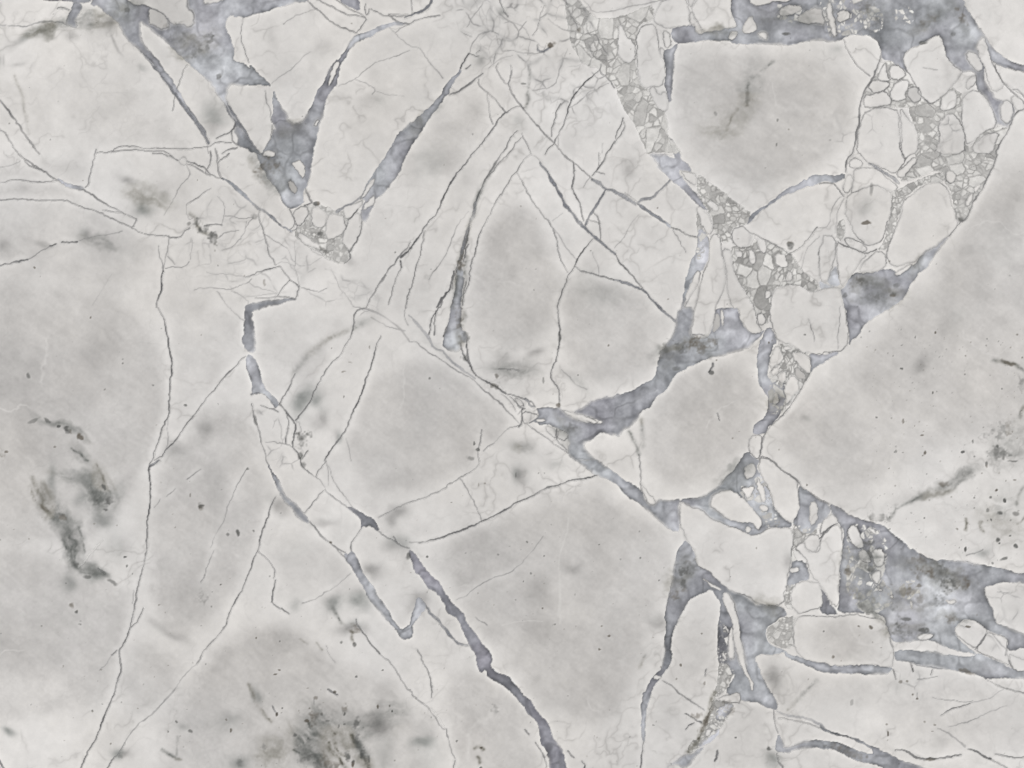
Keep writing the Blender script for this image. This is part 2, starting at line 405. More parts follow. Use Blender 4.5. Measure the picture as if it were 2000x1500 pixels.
B .6: 810 750 870 720 920 830 930 1000 870 1150 830 1160 770 1200 720 1400 680 1500 @3,2 680 60 640 60 @3,1 660 1500 670 1400 700 1220 740 1050 800 950
C 1: 820 1140 840 1180 800 1300 700 1450 690 1500 680 1450 730 1280 780 1170
Z 7 .5: 800 510 840 600 870 720 930 830 920 900 880 1000 800 1050 790 960 810 740 800 560
L 2.5 .6: 0 980 60 1070 140 1140 190 1220 270 1310
L 4.5 .6: 0 1230 80 1250 160 1280 240 1320 300 1350 370 1420 450 1500 @3,2 520 70 600 140
L 1.5 .4: 200 1230 300 1350
G 110 110 .4: 130 110
G 500 180 .3: 1400 60
@4,1
C 1: 260 210 310 200 330 260 310 360 270 390 240 380
C 1: 330 160 480 130 580 170 680 260 770 310 740 360 650 350 540 300 420 340 330 390 310 380 340 250
C .97: 260 450 300 390 400 350 480 310 560 310 640 350 710 380 700 480 690 600 650 730 610 850 540 890 480 900 430 880 370 820 330 740 290 640 260 560
D 50 20 .8: 460 680
G 90 90 .4: 460 520
D 20 60 .4: 515 350
C 1: 280 120 340 30 400 60 440 110 370 140
L 4.5 .6: 490 100 560 140 640 190 700 230 770 280
C .98: 760 200 840 110 930 30 960 60 870 170 830 220 780 240
L 1.2 .3: 250 400 170 450 130 550 110 650 60 720 0 720
L 1.2 .3: 240 440 200 520 180 640 160 770
L 2 .4: 0 285 130 290 200 340 240 420
Z 6 .6: 190 650 250 640 260 780 210 860 165 800
C 1: 250 850 250 820 310 830 400 870 470 920 440 960 350 940 280 910
L 2 .5: 180 850 250 910 340 940 440 970 500 960 560 940
C 1: 5 800 160 800 150 1000 110 1150 80 1280 40 1250 0 1210
C 1: 170 860 210 870 280 920 440 980 460 1000 380 1070 330 1150 270 1230 200 1300 180 1150 160 1000
C 1: 390 1110 540 960 640 970 660 1050 640 1110 540 1160 400 1170
Z 9 .55: 700 400 780 330 960 250 1100 200 1200 180 1230 260 1180 280 1000 290 850 420 810 500 770 650 720 800 660 950 560 950 620 870 680 700
C .99: 810 480 880 420 980 330 1060 300 1100 290 1180 280 1270 360 1290 480 1330 580 1360 690 1300 770 1180 860 1100 920 1030 950 980 1010 940 1050 850 1080 740 1110 670 1050 660 960 700 860 760 700 790 620
C .97: 1230 170 1330 170 1340 250 1280 300 1240 260
C 1: 1520 320 1590 290 1560 370 1510 370
C 1: 1430 450 1500 380 1500 450 1440 530
D 28 28 .7: 1390 640
B .6: 1270 800 1230 870 1160 940 1110 1020 1060 1070 1060 1100 970 1160 930 1240 860 1350 790 1450 700 1500 @4,2 640 50 520 110 430 190 400 260 320 330 285 375 290 270 270 100 250 0 @4,1 200 1340 250 1290 330 1160 400 1165 540 1165 640 1120 730 1130 760 1190 860 1150 940 1070 1030 950 1110 910
C 1: 740 1160 830 1120 920 1070 880 1130 800 1185 760 1190
B .45: 150 1080 180 1180 200 1300 80 1290 110 1170
B .45: 0 1230 80 1290 160 1310 0 1345
D 90 70 .65: 430 1280
D 110 45 .6: 560 1400
D 35 25 .75: 710 1390
D 45 30 .6: 760 1290
D 30 30 .5: 240 1390
G 230 240 .45: 1450 1230
G 160 320 .3: 1750 620
G 200 100 .3: 1450 1000
@2,1
M 13 .5: 720 300 650 460 605 640 560 780 520 900 490 1050 470 1200 450 1380 430 1500
M 8 .45: 850 100 780 200 720 310
M 10 .45: 560 1000 540 1150 530 1300 500 1480
L 1.6 .65: 560 800 525 930 505 1040 495 1160
L 1.6 .6: 590 700 560 830 540 930 545 1010
L 1.6 .7: 480 1040 445 1180 415 1320
L 1.5 .6: 540 1250 530 1380 520 1490
L 1.5 .6: 470 1260 455 1400 440 1490
G 60 220 .5 10: 500 1250
@0,2
L 2.5 .6: 1550 0 1600 130 1650 330 1670 500 1680 640 1660 800 1650 950 1645 1070 1600 1150 1560 1250 1520 1370 1490 1480
L 1 .3: 1640 1100 1640 1300 1620 1400
G 480 520 .8: 60 650
G 520 420 .55: 600 700
G 450 200 .4: 1000 420
G 420 320 .55: 300 1300
G 320 320 .45: 1100 1300
G 80 70 .5: 1700 1400
G 90 120 .35: 1950 1150
D 20 45 .6: 285 660
D 50 20 .6 40: 465 1115
D 20 15 .9: 575 1170
D 28 55 .95 -40: 660 1200
D 28 50 .9 -40: 790 1260
D 70 20 .4 -20: 330 1110
M 6 .8: 700 1390 740 1420 780 1420 820 1480 860 1500
D 17 15 .6: 1815 955
D 60 60 .5: 0 1430
D 20 15 .6: 65 1410
D 12 12 .5: 540 1365
D 12 12 .5: 1205 540
D 12 12 .5: 1495 765
@1,2
B .6: 395 0 @1,1 420 1475 520 1460 600 1430 700 1420 800 1410 920 1415 800 1440 700 1470 @1,2 580 0 470 45 465 60 490 240 500 390 480 430 430 445 370 360 365 310 390 240 385 130
B .48: 410 470 430 445 480 480 530 550 545 700 600 800 680 880 740 960 700 990 640 900 580 840 500 820 450 855 460 750 420 650 400 600
L 4 .6: 450 850 500 825 570 820 630 880 690 970
L 2 .5: 540 960 620 975 710 1010
L 2 .55: 395 480 300 570 200 670 100 790 0 910 @0,2 1930 1000 1830 1130 1750 1250 1640 1370 1590 1460 1500 1500
L 2 .4: @1,1 1570 1500 @1,2 1460 20 1450 200 1420 310 1370 390 1310 490
L 2 .65: 1310 490 1200 590 1140 700 1060 840 1000 960 930 1060 880 1110
L 2 .45: 730 960 780 870 840 740 880 650
G 340 45 .4 -50: 1060 440
M 12 .35: 880 650 950 530 1090 400 1250 280 1400 240 1530 160
L 2.2 .65: 1710 280 1660 420 1620 580 1560 720 1530 830 1460 980 1410 1100 1380 1190 1300 1320 1200 1440 1170 1500
G 80 140 .9 35: 950 930
G 60 70 .5: 1180 1040
G 60 60 .55: 1090 930
G 80 60 .3: 1090 1120
G 55 70 .6 20: 1320 1210
D 65 65 .7: 950 1290
L 2.5 .5: 450 940 470 1050 490 1130 530 1220 550 1310
D 20 50 .5: 490 1110
L 2 .35: 550 1310 580 1400 600 1500
L 1.5 .3: 600 1310 700 1315 790 1330 850 1370
L 2.5 .6: 740 960 800 1030 860 1100 880 1160 880 1240 850 1370 900 1430 930 1480
L 2 .4: 800 1050 820 1150 800 1250 790 1330
C .97: 880 1120 930 1130 940 1180 920 1230 880 1230
L 1.5 .5: 1000 1400 960 1460
D 30 40 .6: 930 1450
L 2 .2: 1380 1280 1420 1400 1430 1500
G 220 250 .45: 100 1100
G 220 300 .35: 1900 1100
L 3 .28: @1,1 1450 1490 @1,2 1600 20 1750 80 1900 200 2000 330
L 1.5 .3: 1630 100 1800 200 1950 230
G 120 60 .35: 1580 150
L 2 .35: @1,1 1970 1500 @1,2 1960 20 1950 100 1990 180
D 25 8 .4 30: 1420 540
D 25 8 .4: 1350 630
D 8 20 .4: 1350 870
D 8 20 .4: 1610 390
@2,2
L 2 .75: 290 0 230 90 200 180 190 270
L 2 .65: 260 30 240 150 240 270
B .32: 410 0 @2,1 430 1460 500 1460 @2,2 510 0 500 200 560 260 560 350 500 330 500 420 440 440 310 400 320 290 370 180
L 2.5 .8: 400 100 350 220 320 280
D 40 110 .5: 500 100
D 40 50 .5: 530 300
D 35 30 .8: 535 490
L 3 .7: 500 350 520 470 580 530 600 600 650 660
L 3 .6: 565 300 560 440 580 530
L 2 .35: 0 330 80 350 170 430 300 500 430 590 540 650 650 730 750 830 860 900 910 970 980 1050 1090 1140
L 4 .22: 0 80 80 170 180 280 230 400 320 430 460 560 640 690
G 220 35 .35 38: 250 400
L 2.5 .65: 650 660 760 730 830 770 870 800 940 840
D 50 25 .7 30: 840 780
L 2 .6: 940 840 1050 870 1130 900 1200 930 1230 970
L 2 .6: 970 880 1010 910 1080 980 1130 990
C .95: 1020 890 1070 890 1120 960 1080 970 1030 930
L 1.3 .35: 900 850 1000 960 1040 1010
L 2.5 .7: 1105 990 1095 1130 1070 1160
L 1.5 .5: 960 1190 1000 1165 1060 1155 1100 1140
L 4 .4: 1130 900 1180 960 1220 970
L 2.2 .6: 1450 0 1460 100 1465 300 1450 400 1440 520 1390 600 1370 680 1440 770 1470 840 1460 980
D 18 60 .5: 1460 280
D 25 30 .7: 1455 960
G 80 70 .55: 950 460
G 60 60 .55: 1230 450
G 160 60 .45 30: 1600 730
G 280 150 .4: 1000 640
G 110 80 .5: 1080 1370
L 2 .4: 870 600 970 600 1070 610
D 25 30 .75: 855 670
D 15 40 .4: 1310 710
L 1.5 .25: 1480 600 1600 740 1730 800
L 2 .4: 700 1200 690 1300 670 1400 680 1500
D 12 25 .7: 625 1330
D 20 20 .7: 670 1390
D 50 25 .5: 600 1470
L 1.8 .55: 730 1400 770 1360 820 1330
L 1.5 .3: 820 1330 890 1260 960 1190
G 300 350 .5: 250 1050
D 12 12 .5: 195 690
D 12 12 .5: 1940 375
B .5: @3,2 600 120 640 0 775 0 750 200 750 280 920 290 960 200 985 60 @3,1 990 1500 1160 1500 @3,2 1210 0 1230 130 1290 230 1380 270 1430 250 1470 230 1410 310 1340 370 1240 420 1130 450 1050 470 960 475 870 520 790 545 740 580 700 600 610 650 540 740 480 820 420 860 350 970 260 1020 230 1090 160 1170 100 1180 60 1250 0 1245 @2,2 1930 1230 1860 1230 1830 1270 1720 1310 1700 1350 1740 1430 1850 1500 @2,3 1620 0 @2,2 1610 1500 1540 1420 1550 1300 1530 1200 1460 1180 1350 1140 1280 1150 1230 1120 1150 1140 1250 1080 1270 1030 1230 970 1450 990 1480 1000 1560 1070 1700 1120 1850 1150 1900 1120 1830 1100 1700 1060 1610 1040 1620 1020 1700 970 1800 900 1900 870 2000 860 @3,2 180 820 300 740 380 710 420 600 440 450 500 360 560 280 590 200
C 1: 1480 1000 1610 1035 1700 1060 1850 1120 1830 1150 1700 1100 1560 1070
C 1: 1250 1080 1330 1100 1300 1120 1230 1115
C .99: 1110 1010 1200 1030 1260 1040 1240 1090 1150 1140 1110 1120
C .97: 1330 1150 1430 1180 1430 1290 1330 1210
C .98: 1450 1190 1530 1210 1540 1300 1440 1290
L 2 .5: 1430 1180 1430 1300 1530 1390
L 2 .4: 1150 1140 1220 1200 1330 1280 1440 1350 1540 1420
D 70 50 .4: 1560 1180
@3,2
D 170 70 .75: 780 370
D 100 50 .5: 680 410
D 40 25 .5: 600 600
D 30 60 .4: 500 400
D 12 12 .9: 1515 345
C 1: 1030 20 1060 20 1065 120 1050 200 1035 150
C .85: @3,2 970 100 1010 40 1030 150 1000 220 950 250
L 2 .5: 770 265 830 262 880 270
B .5: 1470 230 1510 180 1545 200 1600 340 1550 380 1520 500 1500 600 1510 700 1560 700 1600 760 1680 740 1690 800 1670 900 1620 1040 1550 1130 1500 1180 1470 1240 1340 1245 1370 1150 1440 1080 1490 1040 1490 880 1470 830 1410 740 1410 660 1390 540 1410 400 1430 330
Z 9 .7: 1600 340 1800 390 1900 450 1920 560 1920 650 1860 740 1780 860 1700 970 1620 1040 1490 1040 1490 860 1540 700 1510 600 1650 500
C 1: 1540 440 1590 365 1640 440 1660 520 1500 610
C 1: 1510 620 1650 540 1570 680
C .97: 1600 680 1660 600 1680 700 1640 760 1590 720
C 1: 1670 780 1720 640 1810 740 1780 830 1690 940 1665 950
C .97: 1730 430 1860 450 1910 500 1915 640 1880 640 1800 560 1740 480
C .85: 1750 610 1790 580 1870 680 1850 710 1770 680
C 1: 1660 400 1700 380 1730 400 1690 430
C .9: 1540 920 1560 830 1590 830 1610 900 1570 940
B .5: 1900 450 2000 465 @4,2 30 455 80 455 120 435 220 430 120 490 70 530 0 560 @3,2 1940 600 1910 650 1920 560
C 1: 1390 70 1460 60 1490 130 1440 180 1400 150
C 1: 1325 1250 1450 1250 1440 1340 1420 1480 1370 1460 1310 1390
L 3.5 .8: 960 550 950 610 920 640
D 25 22 .8: 945 645
L 2 .5: 1000 1030 1025 1110
G 420 420 .6: 950 1050
G 280 320 .5: 200 280
G 40 40 .55: 1830 1150
G 220 220 .5: 1950 1250
L 1.5 .4: 450 0 530 70 610 130
M 8 .4: 150 1210 200 1330 240 1430
M 12 .35: 270 1100 280 1350
L 1.5 .35: 1900 120 1930 230 1950 330
L 2 .6: 1900 650 1780 870 1700 990 1610 1080 1520 1170 1470 1240 1440 1340 1420 1480
@4,2
L 1.3 .35: 205 0 200 150 180 300 190 400
G 350 330 .55: 850 250
G 110 360 .32 15: 1240 250
G 90 70 .4 -40: 1040 590
G 260 210 .55: 700 850
G 220 260 .5: 150 1150
G 600 500 .25: 1500 500
D 16 14 .8: 1130 255
D 20 12 .7: 805 595
D 10 18 .7: 1110 840
D 14 14 .6: 565 1075
D 10 30 .5: 820 1110
D 20 10 .6: 1010 1255
D 14 20 .8: 1035 1425
D 20 14 .9: 1405 1415
D 10 25 .6: 1500 1310
D 16 20 .8: 1740 1355
D 10 20 .5: 940 290
D 12 12 .5: 1940 260
D 12 12 .6: 1980 490
D 12 20 .5: 745 1405
M 8 .85: 1700 515 1780 540 1860 540 1920 560 1960 600 2060 640
D 90 25 .65 15: 1840 540
M 8 .85: 2060 950 2000 980 1970 1010 1960 1080
D 130 60 .5: 1750 1430
D 60 60 .4: 1640 1240
D 40 60 .45: 1980 740
D 90 90 .35: 1800 1200
@0,3
L 2.5 .6: 1560 0 1470 50 1450 80 1455 180 1470 280 1460 420 1445 560 1440 750 1440 850
L 2 .4: 1440 850 1420 970
L 2.5 .55: 1420 970 1380 1130 1340 1280 1315 1400 1300 1500
L 4 .4: 1550 0 1470 50
L 2 .4: @0,2 1490 1480 @0,3 1460 40
L 1.3 .4: 1960 85 1820 185
L 1.3 .35: 1720 270 1630 350
L 1.3 .3: 1570 380 1500 460
D 35 30 .95: 1960 455
D 12 25 .4: 1850 335
D 45 40 .98: 1065 385
D 20 40 .85 -40: 1020 260
M 6 .5: 940 30 980 110 1020 200
D 28 15 .6: 1030 470
D 15 15 .5: 950 385
G 130 90 .5: 850 130
G 80 100 .55: 1150 280
G 110 90 .6: 1040 540
G 80 70 .55: 820 340
G 50 140 .65: 510 150
G 60 120 .5: 430 300
G 100 200 .95 -15: 730 810
M 9 .75: 630 770 650 860 690 950 750 1040
M 7 .55: 760 640 790 720 830 880
D 30 30 .6: 740 1010
G 90 80 1: 900 1060
D 45 20 .6: 860 1140
M 9 .5: 310 160 350 250 380 340
M 9 .5: 290 260 330 380 420 450 540 550
D 60 25 .6 40: 610 550
D 70 20 .4 40: 440 460
L 3 .5: 960 1060 1020 1090
D 60 20 .5 30: 1100 1180
D 15 11 .9: 1225 940
D 10 15 .6: 1245 1030
D 10 10 .6: 1300 1100
D 28 28 .8: 700 1410
D 22 20 .8: 750 1480
L 2.5 -.5: 770 1040 830 970 920 870 1000 770
G 150 130 .5: 1160 800
G 380 280 .5: 250 1250
G 420 240 .45: 600 300
G 80 80 .5: 640 1210
G 260 420 .5: 1800 1150
G 220 420 .45: 1850 300
D 60 60 .4: 1980 1310
L 1 .3: 1290 1400 1310 1270
L 2 .4: 2000 1110 1955 1190
G 300 300 .3: 100 900
@1,3
L 1.2 .35: 410 70 350 180 270 330 220 490
L 1.2 .25: 220 490 170 620 100 740
L 1.3 .45: 100 740 55 850
L 1.3 .35: 80 880 40 980 0 1110
L 2.2 .6: 690 350 640 450 610 580 540 720 520 860 460 1020 400 1160 340 1280 290 1360 240 1500
L 1.5 .4: 520 880 590 940 640 1010 690 1060 670 1140
L 2 .55: 690 1160 660 1280 645 1380
L 1.8 .5: 645 1380 700 1420 770 1450 820 1500
B .5: 620 20 650 100 700 150 740 230 770 330 830 380 920 450 980 520 1030 590 990 610 920 560 860 490 780 400 720 310 690 220 650 150
G 110 80 .55 30: 760 470
L 2 .35: @1,2 600 1500 @1,3 630 40
L 2 .6: 970 500 1060 410 1110 330 1150 290
L 1.5 .4: 1190 0 1120 80 1090 150
D 30 30 .5: 960 40
L 2 .5: @1,2 930 1480 @1,3 930 40 1040 130
L 2 .35: 1040 130 1120 180 1170 260
L 2 .5: 1170 280 1250 345 1330 410 1400 460
L 1.3 .3: 1190 30 1250 150 1310 280 1400 400 1450 460
L 1.3 .25: 1180 0 1210 130 1210 240
B .6: 1390 455 1450 465 1540 510 1640 570 1700 660 1690 690 1640 650 1560 640 1530 660 1520 570 1470 510
L 1.8 .6: 1540 650 1460 750 1430 830 1430 880
L 2.5 .55: 1030 590 1110 690 1150 750 1220 790 1290 850 1370 890
D 20 18 .8: 1225 790
L 2 .5: 1220 790 1290 850 1340 920 1380 970
B .52: 1365 890 1400 910 1430 870 1450 890 1490 970 1540 1070 1600 1170 1680 1290 1740 1400 1800 1500 @1,4 1830 60 1880 110 1910 160 1980 130 @2,4 20 20 @2,3 45 1430 60 1350 100 1330 160 1430 @2,4 95 10 40 90 20 120 45 210 0 235 @1,4 1960 240 1910 225 1860 140 1800 90 1720 0 @1,3 1640 1390 1580 1300 1540 1210 1460 1090 1400 1000 1355 950
L 1.3 .35: 1420 1100 1340 1180 1230 1250 1100 1340 960 1400
G 110 100 .9: 1530 1390
G 100 90 .85: 1280 1420
G 60 60 .4: 880 1400
G 90 60 .65: 1640 1090
G 80 60 .55: 1900 510
G 60 80 .45: 1820 580
G 110 80 .6: 1880 850
D 25 40 .8: 1985 930
D 22 42 .85: 325 700
D 15 20 .5: 225 710
D 10 10 .7: 155 1210
D 12 14 .5: 475 685
D 10 14 .5: 415 70
L 2 .4: 1700 690 1760 740 1850 780 2000 860
L 2 .5: 1840 740 1880 790
L 1.6 .4: 1690 560 1780 510 1900 440 2000 390 @2,3 100 370 200 340 340 270 400 220 500 155 640 80 690 0
G 180 250 .45: 200 1050
G 150 200 .35: 100 300
G 130 40 .3: 1150 620
G 200 150 .25: 950 950
@2,3
L 3 .65: 85 800 200 775 290 760 400 715 480 690 600 635 700 595 850 520 1000 450 1020 420 1150 365 1310 275 1400 250 1520 205 1650 180 1830 135
L 2 .25: 0 800 85 800
L 2.5 .35: 490 180 550 260 620 390 680 500 695 590
L 1.5 .35: 460 1365 600 1280 720 1200 830 1140 980 1090 1070 1030
L 1.3 .2: 1070 1030 1200 880 1300 740
B .88: -10 860 60 930 120 1000 180 1080 280 1180 330 1270 400 1360 450 1420 520 1500 @2,4 520 0 560 80 640 170 690 270 770 340 800 410 800 500 850 560 950 610 1040 690 1100 780 1200 860 1240 950 1320 1030 1380 1110 1390 1200 1440 1260 1490 1330 1510 1400 1540 1500 1580 1700 1400 1700 1370 1500 1350 1400 1320 1290 1280 1280 1280 1170 1260 1070 1170 990 1140 930 1080 870 1030 810 970 740 920 710 830 640 760 620 740 530 690 575 655 480 640 400 580 310 560 250 520 160 470 60 400 0 @2,3 360 1490 340 1400 280 1310 240 1270 180 1240 130 1160 100 1110 50 1080 20 990 -10 940
B .5: 1610 0 1700 50 1820 130 1900 170 2000 220 @3,3 100 310 200 400 330 490 430 570 560 690 640 690 650 560 640 440 650 370 570 380 510 385 420 375 390 420 320 420 290 360 270 290 200 230 100 180 0 100 @2,3 1900 40 1850 0 @2,2 1790 1470 1620 1480
L 3 -.35: 1560 560 1540 730 1470 850 1465 1060
L 4 -.3: 1470 1080 1460 1500
G 420 320 .5: 800 900
G 450 550 .45: 1700 800
G 60 60 .45: 1560 1080
G 100 150 .45: 1270 1330
G 60 90 .6: 1080 180
G 90 60 .4: 1450 80
D 9 9 .6: 405 405
D 9 9 .6: 865 910
D 10 10 .7: 1150 795
D 10 10 .7: 1855 830
D 9 9 .6: 1320 920
D 12 12 .7: 175 930
D 8 8 .9: 1300 1440
D 9 9 .6: 1110 1175
D 12 12 .5: 1190 1090
D 9 9 .6: 1255 120
D 10 18 .4: 680 240
D 16 8 .4: 740 225
D 8 20 .7: 1045 135
G 70 90 .6: 90 1400
@3,3
C 1: 265 200 300 260 330 340 390 370 390 420 330 420 280 330
L 2 .5: @3,2 240 1430 @3,3 250 0 265 130 255 230 270 290
B .55: 1225 0 @3,2 1300 1400 1370 1465 1420 1500 @3,3 1420 0 1400 90 1470 200 1480 260 1530 320 1560 460 1600 510 1700 600 1740 600 1740 650 1640 650 1500 650 1450 700 1350 740 1240 680 1100 630 940 570 850 470 730 450 660 390 640 440 650 370 720 365 880 350 1020 250 1120 120
Z 7 .75: 1190 290 1280 220 1380 170 1400 120 1470 200 1540 330 1560 480 1620 560 1620 640 1470 660 1380 480 1280 400
C 1: 660 395 730 450 850 470 940 570 1100 630 1240 680 1350 740 1450 700 1500 650 1640 650 1740 660 1750 800 1720 900 1720 980 1700 1150 1660 1290 1640 1400 1500 1400 1400 1390 1280 1310 1200 1290 1080 1240 950 1110 870 1050 800 1010 790 920 700 780 690 700 650 650 640 560 650 450
C 1: 920 440 960 340 1050 290 1170 295 1280 400 1370 490 1440 590 1440 640 1400 680 1340 600 1250 600 1100 560 1000 490
C 1: 1395 150 1420 180 1470 300 1480 400 1450 410 1420 350 1390 250
C 1: 1220 270 1360 240 1370 290 1300 370 1270 330
C .98: 1400 440 1490 430 1510 490 1440 500
C .95: 1290 50 1380 30 1400 100 1360 160 1300 170 1270 130
C 1: 1280 650 1310 640 1340 670 1310 700 1280 690
B .5: 1785 230 1860 280 1960 350 2000 390 @4,3 100 430 120 520 0 620 @3,3 1980 660 1900 730 1830 700 1780 640 1750 590 1790 530 1800 400
Z 8 .55: 1750 600 1830 640 1980 640 1990 720 1880 740 1860 800 1760 850 1740 900 1800 960 1720 990 1720 900 1750 780
C 1: 1425 0 @3,2 1440 1450 1500 1470 @3,3 1550 0 1620 80 1760 180 1790 260 1800 420 1790 540 1740 600 1680 580 1590 510 1560 420 1530 300 1450 160 1410 70
L 3 .5: @3,2 1420 1480 1500 1470 @3,3 1540 0 1620 80 1700 130 1770 190 1830 260 1900 310 2000 380 @4,3 100 430
C .95: 1900 400 1970 390 1985 500 1980 600 1910 650
B .55: 1720 980 1800 960 1860 980 1910 1090 1890 1160 1780 1190 1710 1240 1680 1180 1720 1100
Z 8 .5: 1690 1190 1760 1200 1720 1290 1720 1380 1750 1450 1640 1420 1660 1290
C 1: 1850 810 1880 750 1960 720 2000 730 2000 850 1940 900 1880 880
C 1: 1760 850 1850 780 1860 860 1950 900 2000 880 @4,3 30 740 160 600 220 660 230 800 200 1000 190 1250 180 1440 120 1390 50 1280 0 1200 @3,3 1920 1100 1880 960 1820 900
C 1: 1710 1050 1810 1040 1800 1070 1720 1100
G 60 90 .6: 1680 1020
C 1: 1720 1290 1760 1210 1850 1170 1980 1190 2000 1200 @4,3 40 1360 20 1420 @3,3 1990 1440 1920 1460 1800 1490 1750 1450 1720 1380
C 1: 850 1150 930 1190 1050 1250 1040 1270 940 1220 870 1180
D 60 45 .7: 670 1070
D 30 80 .65: 675 1200
D 40 40 .65: 580 1310
D 80 60 .4: 720 1050
D 8 8 .7: 1130 1125
D 9 9 .6: 440 1165
D 9 9 .6: 255 945
D 10 10 .6: 1875 240
D 9 9 .5: 240 680
@4,3
B .5: 100 420 200 460 300 530 430 580 540 600 650 640 760 740 880 840 980 910 1100 960 1250 970 1400 965 1540 1010 1680 1030 1800 1040 1850 1070 2000 1105 2100 1120 2100 1200 2000 1190 1830 1170 1720 1200 1600 1240 1620 1310 1670 1400 1700 1500 @4,4 1720 80 1830 120 1920 160 2000 190 2150 220 2150 330 1950 330 1830 360 1850 230 1700 180 1620 140 1500 50 1400 50 1330 130 1320 200 1400 280 1500 370 1560 410 1480 385 1330 350 1200 310 1080 250 960 250 900 265 740 275 690 210 660 110 640 40 520 -40 @4,3 400 1490 200 1490 180 1440 200 1200 200 1000 230 850 240 700 180 590 120 510
C 1: 290 640 350 620 400 700 400 760 440 830 400 860 330 820 280 720
C 1: 510 880 600 860 650 930 620 1020 550 1040 520 960
C .98: 510 1090 620 1050 600 1150 570 1220 510 1150
C .93: 380 900 430 850 490 940 510 1010 440 1000 390 960
C 1: 470 650 530 670 550 720 510 710
C 1: 560 1240 630 1270 600 1290
C 1: 880 1360 910 1380 910 1450 890 1450
C 1: 1210 1340 1350 1370 1270 1410
C .97: 680 1320 720 1300 720 1370
C 1: 10 730 30 600 120 520 160 540 170 600 60 690
D 190 100 .75 25: 1130 1080
D 160 80 .75: 1340 1190
D 110 40 .6: 1000 980
D 50 30 .8: 480 800
D 40 60 .6: 490 900
D 55 40 .8: 430 1010
D 40 30 .8: 500 1060
D 30 45 .7: 270 1080
D 110 30 .6: 850 1280
D 30 25 .8: 970 1230
D 60 45 .55: 370 1310
D 100 30 .55 30: 450 1440
D 60 60 .5: 730 1440
D 50 50 .5: 1180 1370
D 40 60 .5: 990 1350
D 60 40 .5: 620 1230
G 240 60 .9 -25: 1330 200
D 60 30 .6: 1220 230
D 80 40 .5: 1460 120
G 250 60 .5 -20: 1000 340
D 110 45 .55: 580 560
M 7 .55: 750 430 740 500 680 560
M 6 .4: 750 470 900 400 1000 340
D 18 16 .95: 1730 290
D 18 22 .95: 1810 385
D 14 14 .6: 1675 355
D 35 22 .9: 1765 505
D 30 25 .5: 1920 510
D 14 14 .85: 1675 565
D 20 20 .5: 1650 480
M 6 .9: 1575 590 1570 640 1600 690
D 22 22 .9: 1740 765
D 12 14 .9: 1755 800
D 12 10 .8: 1865 740
D 25 20 .85: 1920 840
D 11 30 .9: 1430 865
L 2 .35: 1440 920 1520 900 1600 870
G 80 50 .5: 1550 870
D 45 18 .65 -20: 1800 955
D 14 12 .5: 1350 660
D 14 12 .5: 1520 360
M 6 .6: 1440 560 1450 620 1430 670
M 6 .6: 2000 540 1970 590 1930 610
M 7 .45: 2000 250 1950 330 1930 420
D 15 30 .6: 1640 30
D 60 10 .6: 1890 5
D 18 12 .45: 1900 200
D 15 15 .5: 1690 1000
L 1.5 .35: 1740 1280 1850 1290
L 2 .6: 0 400 60 430 110 480
L 2 .6: 0 520 70 510
L 2.2 .6: 170 600 60 690 10 760
B .6: 0 1250 30 1260 110 1390 170 1480 190 1500 40 1500 0 1430 40 1380
@0,4
L 2.5 .55: 1300 0 1270 140 1220 260 1170 340 1165 420 1185 520 1160 640 1110 780 1060 880 1010 1000 970 1120 930 1230 870 1310 830 1400 795 1500 760 1600
L 1.8 .4: @0,3 1400 1440 @0,4 1370 20 1330 90 1280 130
L 2 .5: 1150 350 1090 400
L 1.3 .3: 1090 400 1030 480 970 550
L 2.5 .35: 1920 480 1830 560 1740 680 1680 780 1580 860 1490 970 1400 1030 1300 1120 1210 1250
L 2.2 .5: 1210 1250 1150 1360 1090 1420 1050 1500 1010 1600
L 2 .4: @1,4 240 0 200 130 120 230 0 350 @0,4 1920 480
G 190 50 .95 35: 1650 150
G 75 60 1: 1210 1380
D 25 25 .4: 1180 1380
M 7 .7: 1580 1330 1680 1380 1760 1415
M 5 .45: 1740 1200 1730 1380
G 60 50 .6: 1810 1140
D 25 15 .6: 1850 1140
D 10 20 .6 -30: 1730 1045
D 10 18 .6 -30: 900 950
D 20 8 .5 15: 785 95
G 60 40 .8 30: 90 1140
L 3 .5: -40 1380 0 1440 30 1500 60 1560
D 12 12 .5: 1640 1145
D 12 12 .5: 1080 1265
D 12 8 .5: 985 545
D 12 8 .5: 400 105
G 500 420 .5: 500 300
G 300 350 .4: 900 800
G 300 400 .4: 1550 500
G 300 300 .5: 1850 1250
G 300 300 .35: 1850 800
G 250 150 .3: 50 250
@1,4
G 300 250 .7: 500 300
G 200 120 .4: 800 250
G 320 220 .45: 1100 520
G 350 250 .7: 1350 1000
G 250 250 .7: 1000 1350
G 130 130 .8: 1640 1080
G 300 300 .5: 1800 1000
G 350 200 .5: 650 1300
G 210 250 .55: 100 500
G 110 60 .9: 1450 150
G 300 200 .45: 1850 700
G 100 70 .7: 350 1450
G 100 300 .4: 1700 1350
G 120 90 .4: 250 1100
G 190 190 .5: 1250 1000
G 190 190 .5: 1150 1300
M 8 .6: @1,3 1240 1440 @1,4 1290 20 1370 130 1440 170
D 70 50 .5: 1450 150
L 2.2 .6: 1470 50 1510 130 1580 220 1650 310 1710 390
L 1.5 .4: 1710 390 1800 460 1900 580 1950 680 2000 740 @2,4 0 730 50 800 130 870 190 920
M 7 .6: 1440 180 1440 260 1465 300
D 20 20 .6: 1465 295
D 15 15 .5: 1330 275
M 5 .45: 930 250 1000 290
M 6 .4: 1090 280 1140 355
L 1.3 .3: 1180 310 1210 390 1280 470
D 10 16 .8: 500 235
